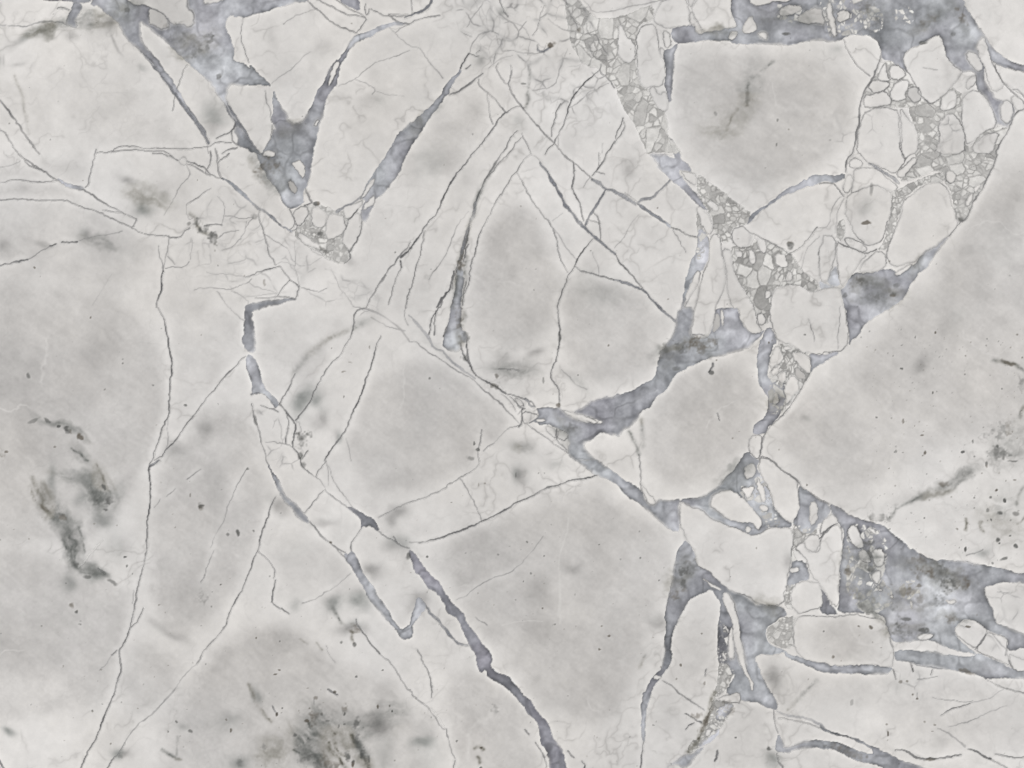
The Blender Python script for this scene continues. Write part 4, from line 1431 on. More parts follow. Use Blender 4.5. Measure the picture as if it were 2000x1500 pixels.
# ---------------------------------------------------------------- the stone
def compute(txt, h):
    g = make_grid(h)
    r = np.random.RandomState(7)
    items = parse_trace(txt)
    # uneven edges: every outline is read through a slightly warped grid
    g.WX = g.X + (vnoise(g, 26, 1) - .5)*3.4 + (vnoise(g, 9, 2) - .5)*1.9 + (vnoise(g, 4.2, 3) - .5)*1.2
    g.WY = g.Y + (vnoise(g, 26, 4) - .5)*3.4 + (vnoise(g, 9, 5) - .5)*1.9 + (vnoise(g, 4.2, 6) - .5)*1.2
    g.jag = (vnoise(g, 11, 21) - .5)*3.2*sstep(.3, .7, vnoise(g, 50, 24)) + (vnoise(g, 5, 22) - .5)*2.2*sstep(.35, .65, vnoise(g, 40, 25)) + (vnoise(g, 3.2, 23) - .5)*1.2
    S = g.shape
    f32 = lambda v: np.full(S, v, np.float32)
    sB = f32(-BAND); tB = f32(.5); idB = np.full(S, -1, np.int32)
    cellid = np.zeros(S, np.int64)            # Voronoi pieces of crushed zones / off-frame fragments
    zone = np.full(S, -1, np.int32); sZ = f32(-BAND); zline = f32(0); zpeb = f32(0); ztone = f32(1.)
    # --- beyond the photograph: big fragments parted by veins
    out = np.maximum(np.maximum(-g.X, g.X - 2000), np.maximum(-g.Y, g.Y - 1500))
    wx = g.X + (vnoise(g, 120, 31) - .5)*90; wy = g.Y + (vnoise(g, 120, 32) - .5)*90
    f1, f2, ci = voronoi(wx, wy, 210., 5, 1.25, .6)
    edge = (f2 - f1)*.5
    outm = sstep(18, 34, out)
    wv = sstep(.45, .85, vnoise(g, 240, 33))*16 + 1.2
    sOut = np.clip(np.where(outm > .5, wv - edge, -BAND), -BAND, BAND)
    cellid = np.where(outm > .5, ci + 10**9, 0)
    sB = np.maximum(sB, sOut); idB[sOut > 0] = 900
    tB = np.where(sOut > 0, .5, tB).astype(np.float32)
    # --- crushed zones
    nz = 0
    for k, (c, a, p) in enumerate(items):
        if c != 'Z': continue
        sl, d = poly_sdf(g, p)
        size, op = a; size *= .85
        X, Y = g.WX[sl], g.WY[sl]
        an = r.uniform(0, 3)
        b1, b2, bi = voronoi(X, Y, size*2.1, 100 + k, 1.5, an)
        s1, s2, si = voronoi(X, Y, size, 300 + k, 1.35, an + .7)
        whole = hash01(bi, 3) < .34
        e = np.minimum((b2 - b1)*.5, np.where(whole, 99, (s2 - s1)*.5))
        cid = np.where(whole, bi*2, si*2 + 1)
        ins = d > 0
        zone[sl][ins] = nz; nz += 1
        pass
        np.maximum(sZ[sl], d, out=sZ[sl])
        nv = vnoise(g, 22, 400 + k, X, Y)
        gap = np.where(whole, .1 + 1.5*nv**2, -.2 + 1.2*nv)
        peb = sstep(-.5, 1.3, e - gap)                      # 1 on a chip, 0 in the ground-up matrix
        crumb = fbm(g, 7, 600 + k, 3, .7, X, Y)
        hh = hash01(cid, 7)
        chip = .90 + .12*hh - .08*(hh < .25) - .15*op*(hash01(cid, 9) < .22) + (crumb - .5)*.14
        matrix = .935 - .22*op + (crumb - .5)*.34*op
        tone = matrix + (chip - matrix)*peb
        line = op*.62*np.exp(-((e - gap*.5)/1.0)**2)*sstep(.25, .7, vnoise(g, 13, 500 + k, X, Y))
        cid = np.where(peb > .5, cid, -1)
        cellid[sl][ins] = np.where(cid[ins] >= 0, cid[ins] + (k + 10)*10**9*2, -1)
        w = sstep(-.4, 1.2, d)
        zpeb[sl] = np.where(ins, peb*w, zpeb[sl])
        zline[sl] = np.where(ins, line*w, zline[sl]); ztone[sl] = np.where(ins, 1 + (tone - 1)*w, ztone[sl])
    # --- broad blue-grey veins
    nb = 0; Binfo = []
    for c, a, p in items:
        if c != 'B': continue
        sl, d = poly_sdf(g, p)
        np.maximum(sB[sl], d, out=sB[sl])
        m = d > -1.5
        tB[sl][m] = a[0]; idB[sl][d > 0] = nb
        Binfo.append((a[0], p.mean(0))); nb += 1
    # --- fragments set into veins and zones
    soft = f32(0)
    sC = f32(-BAND); tC = f32(1.); idC = np.full(S, -1, np.int32); nc = 0; outl = f32(0)
    for c, a, p in items:
        if c != 'C': continue
        sl, d = poly_sdf(g, p)
        np.minimum(sB[sl], -d, out=sB[sl])
        m = d > 0
        tC[sl][m] = a[0]; idC[sl][m] = nc
        k = d > -1
        cellid[sl][k & m] = 0; zline[sl][m] *= 0; zpeb[sl][m] = 0; ztone[sl][m] = 1
        sZ[sl] = np.minimum(sZ[sl], -d)
        o = .5*np.clip(1.2 - np.abs(d + .2)/1.1, 0, 1)
        np.maximum(outl[sl], o, out=outl[sl]); np.maximum(soft[sl], .22*np.exp(-(d/2.8)**2), out=soft[sl])
        np.maximum(sC[sl], d, out=sC[sl])
        nc += 1
    # --- thin veins
    sL = f32(0); lite = f32(0); bandL = f32(0); cut = np.zeros(S, bool); idL = np.full(S, -1, np.int32)
    nl = 0; Linfo = []; strong = f32(0)
    wn = vnoise(g, 17, 41); on = vnoise(g, 70, 44)*.45 + vnoise(g, 24, 42)*.35 + vnoise(g, 8, 43)*.2
    for c, a, p in items:
        if c != 'L': continue
        w, o = a
        p = extend(p, r)
        p = chaikin(chaikin(p, False), False)
        # small fractal kinks
        k = p.copy(); n = len(p)
        jit = r.uniform(-.7, .7, (n, 2)); jit[0] = jit[-1] = 0
        p = k + jit
        hw = w*.5
        allsl = []
        part = abs(o) >= .38 and w >= 1.4
        for s, (A, Bp) in enumerate(zip(p[:-1], p[1:])):
            pad = hw*1.6 + 5
            sl = window(g, min(A[0], Bp[0]) - pad, max(A[0], Bp[0]) + pad, min(A[1], Bp[1]) - pad, max(A[1], Bp[1]) + pad)
            if sl[0].start == sl[0].stop or sl[1].start == sl[1].stop: continue
            d, t = seg_dist(g.WX[sl], g.WY[sl], A, Bp)
            u = (s + .5)/n
            taper = min(1., 6*min(u, 1 - u) + .45)
            we = hw*taper*(.55 + .95*wn[sl])
            lim = np.maximum(we, h*.42)
            cov = np.clip((lim - d)/(h*.62) + .5, 0, 1)*np.minimum(1, we/lim*1.15)
            oo = abs(o)*np.clip(.1 + 1.75*on[sl], .25, 1.5)
            if o < 0:
                np.maximum(lite[sl], sstep(hw*2.2, 0, d)*oo, out=lite[sl])
            elif w >= 3.9:
                np.maximum(bandL[sl], np.clip(cov*oo*1.55, 0, 1), out=bandL[sl])
                np.maximum(sL[sl], np.clip(1 - np.abs(d - we)/1.2, 0, 1)*oo*.55, out=sL[sl])
            else:
                np.maximum(sL[sl], np.clip(cov*oo*1.06, 0, 1), out=sL[sl])
            if o > 0: np.maximum(soft[sl], np.exp(-(d/(hw + 2.6))**2)*oo*.34, out=soft[sl])
            if part or o > .3: cut[sl] |= d < max(hw, h*.75)
            if part: idL[sl][d < max(hw*1.1, h*.72)] = nl
            if o >= .33: np.maximum(strong[sl], np.exp(-(d/3.)**2)*min(1, o*1.5), out=strong[sl])
        if part: Linfo.append((w, o, p)); nl += 1
    # --- crackled patches: faint closed network
    for k, (c, a, p) in enumerate(items):
        if c != 'K': continue
        sl, d = poly_sdf(g, p)
        X = g.WX[sl] + (vnoise(g, 30, 700 + k)[sl] - .5)*16; Y = g.WY[sl] + (vnoise(g, 30, 800 + k)[sl] - .5)*16
        v1, v2, vi = voronoi(X, Y, a[0]*1.6, 900 + k, 1.4, r.uniform(0, 3))
        u1, u2, ui = voronoi(X, Y, a[0]*.8, 950 + k, 1.3, r.uniform(0, 3))
        e1 = (v2 - v1)*.5; e2 = (u2 - u1)*.5
        fine = sstep(.45, .6, vnoise(g, 40, 970 + k)[sl])
        w = sstep(-10, 6, d)*a[1]
        m1 = sstep(.25, .7, vnoise(g, 25, 980 + k)[sl]); m2 = sstep(.35, .75, vnoise(g, 17, 990 + k)[sl])
        np.maximum(soft[sl], w*(.9*np.exp(-(e1/4.5)**2)*m1 + .6*fine*np.exp(-(e2/3.)**2)*m2*.5), out=soft[sl])
        np.maximum(sL[sl], w*1.25*np.maximum(np.exp(-(e1/1.1)**2)*m2, fine*np.exp(-(e2/1.)**2)*m1*.35), out=sL[sl])
    # --- pale rims along every crack and vein
    body = np.clip(sB*.5 + .5, 0, 1)
    edgeB = np.exp(-np.clip(-sB, 0, 12)**2/20.)*(sB < 0)
    nblur = max(2, int(round(5./h)))
    rim = 1 - np.exp(-3.6*blur(np.maximum(np.maximum(strong, body*.8), np.maximum(outl, sstep(-2, 0, sZ)*.8)), nblur, 3))
    # --- clouds in the stone
    cx = g.X + (fbm(g, 90, 51, 4) - .5)*80; cy = g.Y + (fbm(g, 90, 55, 4) - .5)*80
    fill = f32(0)
    for c, a, p in items:
        if c != 'F': continue
        q = chaikin(chaikin(p, True), True)
        sl = window(g, q[:, 0].min() - 4, q[:, 0].max() + 4, q[:, 1].min() - 4, q[:, 1].max() + 4)
        ins = raster_inside(g, q, sl)
        fill[sl] = np.where(ins, np.maximum(fill[sl], a[0]), fill[sl])
    fill = np.clip(1.75*blur(fill, max(2, int(round(12/h))), 3), 0, .75)
    big = f32(0); small = f32(0); mot = fbm(g, 46, 61, 5, .6, g.X*.75 + g.Y*.3 + (cx - g.X)*.5, g.Y*.9 - g.X*.25 + (cy - g.Y)*.5)
    for c, a, p in items:
        if c != 'G': continue
        rx, ry, s = a[0]/5, a[1]/5, a[2]; an = math.radians(a[3]) if len(a) > 3 else 0.
        x, y = p[0]; R = max(rx, ry)*2.2 + 34
        sl = window(g, x - R, x + R, y - R, y + R)
        k = 1. if min(rx, ry) > 30 else .55
        X = g.X[sl] + (cx[sl] - g.X[sl])*k - x; Y = g.Y[sl] + (cy[sl] - g.Y[sl])*k - y
        u = (X*math.cos(an) + Y*math.sin(an))/rx; v = (-X*math.sin(an) + Y*math.cos(an))/ry
        q = np.sqrt(u*u + v*v)
        if min(rx, ry) >= 35:
            e = s*(1 - sstep(.25, 1.3, q))*(.72 + .5*mot[sl])
            big[sl] = 1 - (1 - big[sl])*(1 - np.clip(e*.07, 0, .8))
        else:
            e = s*np.exp(-1.05*q*q)*np.clip(.5 + 1.7*(mot[sl] - .3), .15, 2)
            small[sl] = 1 - (1 - small[sl])*(1 - np.clip(e*(.24 if max(rx, ry) > 28 else .46), 0, .75))
    # --- dark mineral grains
    dark = f32(0); gn = vnoise(g, 7, 71)*.55 + vnoise(g, 3.5, 72)*.45; gn2 = vnoise(g, 15, 73); gn3 = fbm(g, 18, 75, 4, .65)
    def grain(x, y, rx, ry, s, an):
        R = max(rx, ry)*1.9 + 4
        sl = window(g, x - R, x + R, y - R, y + R)
        if sl[0].start == sl[0].stop or sl[1].start == sl[1].stop: return
        X = g.WX[sl] - x; Y = g.WY[sl] - y
        u = (X*math.cos(an) + Y*math.sin(an))/rx; v = (-X*math.sin(an) + Y*math.cos(an))/ry
        q = np.sqrt(u*u + v*v)
        big_ = min(1., max(0., (min(rx, ry) - 3.5)/6))
        e = 1.12 + .2*big_ - q + (gn[sl] - .5)*(.5 + 1.5*big_) + (gn2[sl] - .5)*.9*big_
        e = sstep(0, .55 + .7*big_, e)*s*(1 - big_ + big_*np.clip(.55 + 2.6*(gn3[sl] - .45), .08, 1.15))
        np.maximum(dark[sl], e, out=dark[sl])
    for c, a, p in items:
        if c == 'D':
            grain(p[0][0], p[0][1], a[0]/5, a[1]/5, a[2], math.radians(a[3]) if len(a) > 3 else 0.)
    # smoky streaks and smeared films of dark mineral
    smoke = f32(0)
    sx = g.X + (fbm(g, 50, 171, 4, .6) - .5)*46; sy = g.Y + (fbm(g, 50, 175, 4, .6) - .5)*46
    tex = fbm(g, 11, 177, 4, .65)
    for k, (c, a, p) in enumerate(items):
        if c == 'S':
            rx, ry, s_ = a[0]/5, a[1]/5, a[2]; an = math.radians(a[3]) if len(a) > 3 else 0.
            x, y = p[0]; R = max(rx, ry)*1.6 + 20
            sl = window(g, x - R, x + R, y - R, y + R)
            X = sx[sl] - x; Y = sy[sl] - y
            al = X*math.cos(an) + Y*math.sin(an); ac = -X*math.sin(an) + Y*math.cos(an)
            q = np.sqrt((al/rx)**2 + (ac/ry)**2)
            st_ = vnoise(g, 1., 1200 + k, al/44, ac/13)*.6 + vnoise(g, 1., 1300 + k, al/17, ac/6)*.4
            e = (1 - sstep(.2, 1.35, q))*s_*(.24 + np.clip(2.3*(st_*.6 + tex[sl]*.4) - .66, 0, 1.2))
            smoke[sl] = 1 - (1 - smoke[sl])*(1 - np.clip(e*.76, 0, .85))
        elif c == 'M':
            w, o = a; p = chaikin(chaikin(p, False), False); hw = w*.5
            for A, Bp in zip(p[:-1], p[1:]):
                pad = w*1.8 + 4
                sl = window(g, min(A[0], Bp[0]) - pad, max(A[0], Bp[0]) + pad, min(A[1], Bp[1]) - pad, max(A[1], Bp[1]) + pad)
                if sl[0].start == sl[0].stop or sl[1].start == sl[1].stop: continue
                d, _ = seg_dist(g.WX[sl], g.WY[sl], A, Bp)
                n_ = np.clip(.2 + 2.2*(tex[sl]*.5 + gn3[sl]*.5 - .3), .0, 1.2)
                e = o*(np.exp(-(d/hw)**2)*n_*.75 + .5*sstep(.52, .7, gn[sl]*.5 + gn2[sl]*.5)*np.exp(-(d/(hw*.55))**2))
                np.maximum(smoke[sl], np.clip(e, 0, .9), out=smoke[sl])
    for k in range(900):
        x, y = r.uniform(-60, 2060), r.uniform(-60, 1560)
        if r.rand() < .35: x, y = r.uniform(1680, 2050), r.uniform(640, 1130)
        elif r.rand() < .35: x, y = r.uniform(-60, 1300), r.uniform(1000, 1560)
        q = r.rand()**2
        grain(x, y, .7 + 1.5*q, .7 + 1.3*q, .18 + .42*q*r.rand(), r.uniform(0, 3))
    # --- colour
    f = fbm(g, 260, 81, 5, .55); f2_ = fbm(g, 34, 86, 4, .6); warm = fbm(g, 180, 91, 3)
    pale = 1 + (f - .5)*.10 + (f2_ - .5)*.085 + (fbm(g, 90, 88, 4, .6) - .5)*.07
    col = WHITE*np.ones(S + (1,))*pale[..., None]
    col[..., 0] *= 1 + (warm - .5)*.007; col[..., 2] *= 1 - (warm - .5)*.011
    col *= tC[..., None]
    rimw = (1 - np.clip(rim, 0, 1)*.85)
    cl = (big + fill*.118*(.70 + .6*mot))*rimw*(.80 + .40*fbm(g, 60, 95, 4, .6))
    col = col*(1 - cl[..., None]*np.array([.83, .845, .85]))
    col = col*(1 + .045*np.clip(rim - .15, 0, 1))[..., None]
    greenish = sstep(.4, .6, vnoise(g, 70, 97))
    col = col*(1 - small[..., None]*(np.array([.80, .80, .80]) + greenish[..., None]*np.array([.03, -.01, 0.])))
    nx = g.X + (fbm(g, 60, 151, 4, .6) - .5)*60; ny = g.Y + (fbm(g, 60, 155, 4, .6) - .5)*60
    net = sstep(.90, 1., 1 - np.abs(vnoise(g, 75, 161, nx, ny)*2 - 1))*sstep(.5, .75, vnoise(g, 150, 162))*.05
    net = np.maximum(net, sstep(.86, 1., 1 - np.abs(vnoise(g, 34, 163, nx, ny)*2 - 1))*sstep(.55, .8, vnoise(g, 90, 164))*.06)
    col = mix(col, np.array([140, 138, 136.])*np.ones(S + (1,)), net)
    heal = sstep(.93, 1., 1 - np.abs(vnoise(g, 120, 165, nx, ny)*2 - 1))*sstep(.5, .7, vnoise(g, 100, 166))*np.clip(cl*6, 0, 1)
    col = mix(col, WHITE*1.03*np.ones(S + (1,)), heal*.4)
    # fine streaky grain of the grey stone
    gr = vnoise(g, 1., 181, (g.X*.8 + g.Y*.6 + (cx - g.X)*.3)/26, (g.Y*.8 - g.X*.6 + (cy - g.Y)*.3)/6)*.5 + vnoise(g, 5, 182)*.5
    col = col*(1 + (gr - .5)*.05*np.clip(.25 + cl*7, 0, 1))[..., None]
    brownish = 0
    brownish = (sstep(.4, .65, vnoise(g, 65, 143))*8)*1.
    brownish = np.stack([brownish, brownish*.4, -brownish*.5], -1)
    wx2 = g.X + (fbm(g, 70, 191, 4, .6) - .5)*90; wy2 = g.Y + (fbm(g, 70, 195, 4, .6) - .5)*90
    veil = f32(0)
    for sz, sd, am in ((95., 21, .28), (48., 22, .22)):
        v1, v2, vi = voronoi(wx2, wy2, sz, sd, 1.5, .9)
        e_ = (v2 - v1)*.5
        mk = sstep(.45, .75, vnoise(g, 130, 200 + sd))*sstep(.25, .6, vnoise(g, 28, 230 + sd))
        veil = np.maximum(veil, am*mk*(.55*np.exp(-(e_/5.)**2) + .6*np.exp(-(e_/1.3)**2)))
    col = mix(col, np.array([146, 143, 140.])*np.ones(S + (1,)), veil*(1 - np.clip(fill*1.6, 0, .85)))
    # crushed zones
    zc = np.array([214, 211.5, 208.])
    inz = sstep(-.6, .6, sZ)
    col = mix(col, zc*ztone[..., None]*pale[..., None], inz*.95)
    col = mix(col, np.array([112, 110, 108.])*np.ones(S + (1,)), np.clip(zline, 0, 1)*.8)
    # halo and thin veins
    dk = np.array([104, 103, 104.])*np.ones(S + (1,))
    col = mix(col, np.array([150, 149, 148.])*np.ones(S + (1,)), soft)
    bf = fbm(g, 110, 111, 5, .5); bh = vnoise(g, 55, 115); bs = fbm(g, 13, 117, 3, .6)
    blue = (214 - 92*tB + (bf - .5)*140*(.5 + tB*.6)*(1 - .6*sstep(.65, .9, tB)) + (bs - .5)*44)[..., None] + np.stack([0. + 1.6*bh + 2*sstep(.7, 1., tB), 1. + 1*(1 - bh) - .5*sstep(.7, 1., tB), 5.6 + 1.6*bh + 3*sstep(.7, 1., tB)], -1)
    col = mix(col, np.array([137, 138, 143.])*np.ones(S + (1,))*(1 + (bs[..., None] - .5)*.2), bandL*(1 - body))
    ol = np.clip(outl*(1.9*vnoise(g, 30, 121) - .38), 0, .7)
    col = mix(col, dk, np.clip(sL, 0, .92)*(1 - .75*body))
    # broad veins with a darker, broken selvedge
    eb = np.exp(-np.clip(sB, 0, 12)/3.4)*sstep(.3, .75, vnoise(g, 34, 125))*(.7 + .6*vnoise(g, 6, 126))
    blue = blue*(1 - .30*eb + .04*sstep(2, 9, sB))[..., None]
    wisp = 1 - np.abs(vnoise(g, 38, 131, cx, cy)*2 - 1)
    blue = blue*(1 + .06*sstep(.4, 1., wisp) - .12*sstep(.6, 1., 1 - np.abs(vnoise(g, 30, 135, cx, cy)*2 - 1)))[..., None]
    cb = np.clip(sB/(h*.75) + .5, 0, 1)
    softcb = sstep(-4, 6.5, sB); sm = sstep(.5, .8, vnoise(g, 55, 139))
    cb = cb*(1 - sm) + softcb*sm
    cb = cb*(1 - zpeb*(hash01(cellid, 11) < .62))
    col = mix(col, blue, cb)
    col = mix(col, np.array([92, 94, 91.])*np.ones(S + (1,)) + brownish, smoke*(1 - .25*cb))
    col = mix(col, dk, ol*(1 - .3*cb))
    col = mix(col, np.array([231, 229, 225.])*np.ones(S + (1,)), np.clip(lite, 0, 1)*.55)
    brown = sstep(.45, .62, vnoise(g, 48, 141))
    dc = np.array([84, 84, 82.]) + brown[..., None]*np.array([10, 3, -4.])
    col = mix(col, dc, np.clip(dark, 0, .93)*.86)
    for k in range(3):
        col[..., k] += .36*(col[..., k] - blur(col[..., k].astype(np.float32), 1, 2)) + .16*(col[..., k] - blur(col[..., k].astype(np.float32), 7, 2))
    col = np.clip(col, 20, 240)
    # --- relief of the polish: soft vein filling sits a hair lower
    height = -(.16*cb + .10*np.clip(sL + bandL*.6, 0, 1) + .08*np.clip(zline, 0, 1) + .06*np.clip(ol, 0, 1))
    gl = np.clip(.75*cb + .5*dark + .5*np.clip(zline + sL, 0, 1), 0, 1)
    g.col = col; g.height = height; g.gl = gl
    g.sB, g.idB, g.idC, g.idL, g.cut, g.cellid, g.zone, g.sZ = sB, idB, idC, idL, cut, cellid, zone, sZ
    g.Linfo, g.Binfo = Linfo, Binfo
    return g

# ================================================================ materials
def marble(name, rough, grain, bump):
    m = bpy.data.materials.new(name); m.use_nodes = True
    nt = m.node_tree; N = nt.nodes; L = nt.links
    b = N['Principled BSDF']
    at = N.new('ShaderNodeAttribute'); at.attribute_name = 'stone_colour'
    gl = N.new('ShaderNodeAttribute'); gl.attribute_name = 'softness'
    tc = N.new('ShaderNodeTexCoord')
    n1 = N.new('ShaderNodeTexNoise'); n1.inputs['Scale'].default_value = 620; n1.inputs['Detail'].default_value = 3; n1.inputs['Roughness'].default_value = .65
    n2 = N.new('ShaderNodeTexNoise'); n2.inputs['Scale'].default_value = 95; n2.inputs['Detail'].default_value = 5; n2.inputs['Roughness'].default_value = .6
    n3 = N.new('ShaderNodeTexVoronoi'); n3.inputs['Scale'].default_value = 420
    for n in (n1, n2, n3): L.new(tc.outputs['Object'], n.inputs['Vector'])
    def math_(op, a, v=None, b_=None):
        k = N.new('ShaderNodeMath'); k.operation = op; L.new(a, k.inputs[0])
        if v is not None: k.inputs[1].default_value = v
        if b_ is not None: L.new(b_, k.inputs[1])
        return k.outputs[0]
    s = math_('ADD', math_('MULTIPLY', math_('SUBTRACT', n1.outputs['Fac'], .5), grain), None,
              math_('MULTIPLY', math_('SUBTRACT', n2.outputs['Fac'], .5), grain*.8))
    s = math_('ADD', s, None, math_('MULTIPLY', math_('SUBTRACT', n3.outputs['Distance'], .45), grain*.25))
    s = math_('ADD', s, 1.0)
    mul = N.new('ShaderNodeVectorMath'); mul.operation = 'SCALE'
    L.new(at.outputs['Color'], mul.inputs[0]); L.new(s, mul.inputs['Scale'])
    L.new(mul.outputs['Vector'], b.inputs['Base Color'])
    r = math_('ADD', math_('MULTIPLY', gl.outputs['Fac'], .16), rough)
    r2 = math_('ADD', r, None, math_('MULTIPLY', math_('SUBTRACT', n2.outputs['Fac'], .5), .1))
    L.new(r2, b.inputs['Roughness'])
    b.inputs['IOR'].default_value = 1.5
    bu = N.new('ShaderNodeBump'); bu.inputs['Strength'].default_value = bump; bu.inputs['Distance'].default_value = .0002
    L.new(n1.outputs['Fac'], bu.inputs['Height']); L.new(bu.outputs['Normal'], b.inputs['Normal'])
    return m

M_STONE = marble('polished_marble', .30, .10, .05)
M_VEIN = marble('vein_filling', .38, .13, .12)
M_CRUSH = marble('crushed_marble', .36, .13, .12)
M_CORE = bpy.data.materials.new('sawn_marble'); M_CORE.use_nodes = True
_n = M_CORE.node_tree.nodes; _b = _n['Principled BSDF']; _b.inputs['Roughness'].default_value = .7
_t = _n.new('ShaderNodeTexNoise'); _t.inputs['Scale'].default_value = 14; _t.inputs['Detail'].default_value = 8
_r = _n.new('ShaderNodeValToRGB'); _r.color_ramp.elements[0].color = (.38, .38, .38, 1); _r.color_ramp.elements[1].color = (.66, .65, .63, 1)
M_CORE.node_tree.links.new(_t.outputs['Fac'], _r.inputs['Fac']); M_CORE.node_tree.links.new(_r.outputs['Color'], _b.inputs['Base Color'])

# ================================================================ the stone
H = 1.65
g = compute(TRACE, H)
J, I = g.shape
lin = lambda c: np.where(c <= .04045, c/12.92, ((c + .055)/1.055)**2.4)
colour = np.ones((J*I, 4), np.float32); colour[:, :3] = lin(g.col.reshape(-1, 3)/255.)
soft = g.gl.reshape(-1).astype(np.float32)
co = np.stack([(g.X - 1000)*PX, (750 - g.Y)*PX, T + g.height*.001], -1).reshape(-1, 3).astype(np.float32)

# --- which piece of stone does each patch belong to
def cell(a): return a[:-1, :-1]
sB, idB, idC, idL, cut, cid, zone, sZ = map(cell, (g.sB, g.idB, g.idC, g.idL, g.cut, g.cellid, g.zone, g.sZ))
lab = np.zeros(sB.shape, np.int64)
isC = idC >= 0; isB = (sB > 0) & ~isC
isZ = (zone >= 0) & (sZ > 0) & ~isC & ~isB
hair = (idL >= 0) & ~isB & ~isZ
free = ~(isC | isB | isZ | cut)
comp = components(free)
cnt = np.bincount(comp.ravel())
small = cnt < 90; small[0] = True
comp[small[comp]] = 0
FR, VE, HA, PE = 10**6, 2*10**6, 3*10**6, 4*10**6
lab[comp > 0] = comp[comp > 0] + FR
lab[isC] = FR + 500000 + idC[isC]
lab[isB] = VE + idB[isB] + 2
u, inv = np.unique(cid[isZ], return_inverse=True)
lab[isZ] = PE + inv + 1
lab[isZ & (cid <= 0)] = PE
lab[hair & ~isC] = HA + idL[hair & ~isC]
todo = lab == 0
for _ in range(60):                                    # hairline gaps close up to the neighbouring piece
    if not todo.any(): break
    for dj, di in ((0, 1), (0, -1), (1, 0), (-1, 0)):
        n = np.roll(lab, (dj, di), (0, 1))
        k = todo & (n > 0) & ~((n >= HA) & (n < PE)); lab[k] = n[k]; todo &= ~k
lab[todo] = FR
# every separate patch is a piece of its own
vp = components(np.where((lab >= VE) & (lab < HA), lab, 0)).astype(np.int64)
vtone = {}
first = np.unique(vp, return_index=True)
for p_, ix in zip(*first):
    if p_: vtone[int(p_)] = int(lab.ravel()[ix]) - VE - 2
lab = np.where(vp > 0, VE + 2 + vp, lab)
piece = components(np.where((lab < VE) | (lab > PE), lab, 0))
cnt = np.bincount(piece.ravel()); cnt[0] = 0
keep = set(np.argsort(-cnt)[:300].tolist()) - set(np.flatnonzero(cnt < 12).tolist())
kept = np.isin(piece, list(keep))
loose_m = (lab == PE) | ((piece > 0) & ~kept)
stone = (lab < VE)
lab = np.where(loose_m, PE, np.where(kept, np.where(stone, FR, PE + 1) + piece, lab))

# --- slab object and its parts
coll = scene.collection
slab = bpy.data.objects.new('marble_slab', None); coll.objects.link(slab)
slab.empty_display_size = .2
slab['label'] = 'polished white and grey brecciated marble slab with blue-grey veins filling the picture'
slab['category'] = 'stone slab'; slab['kind'] = 'thing'

SK = .004
def add_part(name, cells, mat, extra=None):
    j, i = np.divmod(cells, I - 1)
    a = j*I + i
    q = np.stack([a + I, a + I + 1, a + 1, a], 1)
    vid, loc = np.unique(q, return_inverse=True); loc = loc.reshape(-1, 4)
    nv = len(vid)
    # skirt: the piece goes down into the slab
    e = np.concatenate([loc[:, [k, (k + 1) % 4]] for k in range(4)])
    key = e[:, 0].astype(np.int64)*nv + e[:, 1]; rev = e[:, 1].astype(np.int64)*nv + e[:, 0]
    be = e[~np.isin(key, rev)]
    bv, bl = np.unique(be, return_inverse=True); bl = bl.reshape(-1, 2)
    low = co[vid[bv]].copy(); low[:, 2] = T - SK
    sk = np.stack([be[:, 1], be[:, 0], nv + bl[:, 0], nv + bl[:, 1]], 1)
    faces = np.concatenate([loc, sk]).astype(np.int32)
    verts = np.concatenate([co[vid], low]).astype(np.float32)
    idx = np.concatenate([vid, vid[bv]])
    me = bpy.data.meshes.new(name)
    me.vertices.add(len(verts)); me.vertices.foreach_set('co', verts.ravel())
    me.loops.add(faces.size); me.loops.foreach_set('vertex_index', faces.ravel())
    me.polygons.add(len(faces)); me.polygons.foreach_set('loop_start', np.arange(0, faces.size, 4, dtype=np.int32))
    me.polygons.foreach_set('loop_total', np.full(len(faces), 4, np.int32))
    sm = np.zeros(len(faces), bool); sm[:len(loc)] = True
    me.polygons.foreach_set('use_smooth', sm)
    me.update(calc_edges=True)
    c = me.attributes.new('stone_colour', 'FLOAT_COLOR', 'POINT'); c.data.foreach_set('color', colour[idx].ravel())
    f = me.attributes.new('softness', 'FLOAT', 'POINT'); f.data.foreach_set('value', soft[idx])
    me.materials.append(mat)
    o = bpy.data.objects.new(name, me); coll.objects.link(o); o.parent = slab
    if extra: o['kind'] = extra
    return o

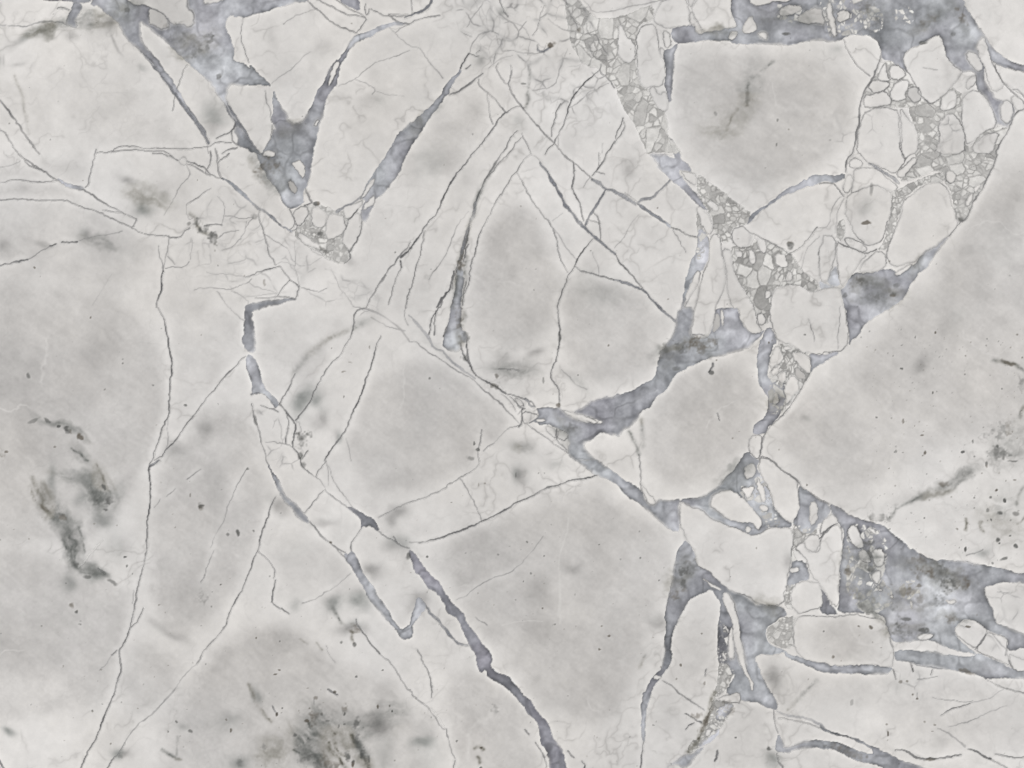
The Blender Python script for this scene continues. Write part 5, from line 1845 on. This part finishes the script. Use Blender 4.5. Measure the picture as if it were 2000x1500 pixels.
flat = lab.ravel(); srt = np.argsort(flat, kind='stable'); sv = flat[srt]
st = np.flatnonzero(np.concatenate([[True], sv[1:] != sv[:-1]])); en = np.concatenate([st[1:], [len(sv)]])
loose = []; tiny = []
for s, e in zip(st, en):
    l = int(sv[s]); c = srt[s:e]
    if l == PE: loose.append(c)
    elif l < VE or l > PE: add_part('stone_fragment', c, M_STONE if l < VE else M_CRUSH)
    elif l < HA:
        if len(c) < 14: tiny.append(c); continue
        o = add_part('blue_grey_vein', c, M_VEIN)
        k = vtone.get(l - VE - 2, -1)
        if 0 <= k < len(g.Binfo) and g.Binfo[k][0] > .85 and len(c) > 2000: o['label'] = 'darkest slate-coloured vein slanting down to the bottom edge'
    elif l < PE:
        if len(c) < 14: tiny.append(c)
        else:
            rest = set(c.tolist()); best = []
            while rest:                                # keep the longest unbroken run of the vein
                stack = [rest.pop()]; run = []
                while stack:
                    q = stack.pop(); run.append(q)
                    for d in (1, -1, I - 1, 1 - I, I, -I, I - 2, 2 - I):
                        if q + d in rest: rest.remove(q + d); stack.append(q + d)
                if len(run) > len(best): best, run = run, best
                if run: tiny.append(np.array(run))
            add_part('hairline_vein', np.sort(np.array(best)), M_STONE)
add_part('crushed_stone', np.sort(np.concatenate(loose)), M_CRUSH, 'stuff')
if tiny: add_part('vein_traces', np.sort(np.concatenate(tiny)), M_STONE, 'stuff')

# --- the sawn body under the polished face
x0, x1 = (g.xs[0] - 1000)*PX + .0006, (g.xs[-1] - 1000)*PX - .0006
y0, y1 = (750 - g.ys[-1])*PX + .0006, (750 - g.ys[0])*PX - .0006
zt = T - .0012; b_ = .002
v = []
for z, k in ((0, b_), (b_, 0), (zt, 0)):
    v += [(x0 + k, y0 + k, z), (x1 - k, y0 + k, z), (x1 - k, y1 - k, z), (x0 + k, y1 - k, z)]
fc = [(3, 2, 1, 0), (8, 9, 10, 11)]
for r_ in (0, 4):
    fc += [(r_ + k, r_ + (k + 1) % 4, r_ + 4 + (k + 1) % 4, r_ + 4 + k) for k in range(4)]
me = bpy.data.meshes.new('slab_body'); me.from_pydata(v, [], fc); me.materials.append(M_CORE)
o = bpy.data.objects.new('slab_body', me); coll.objects.link(o); o.parent = slab
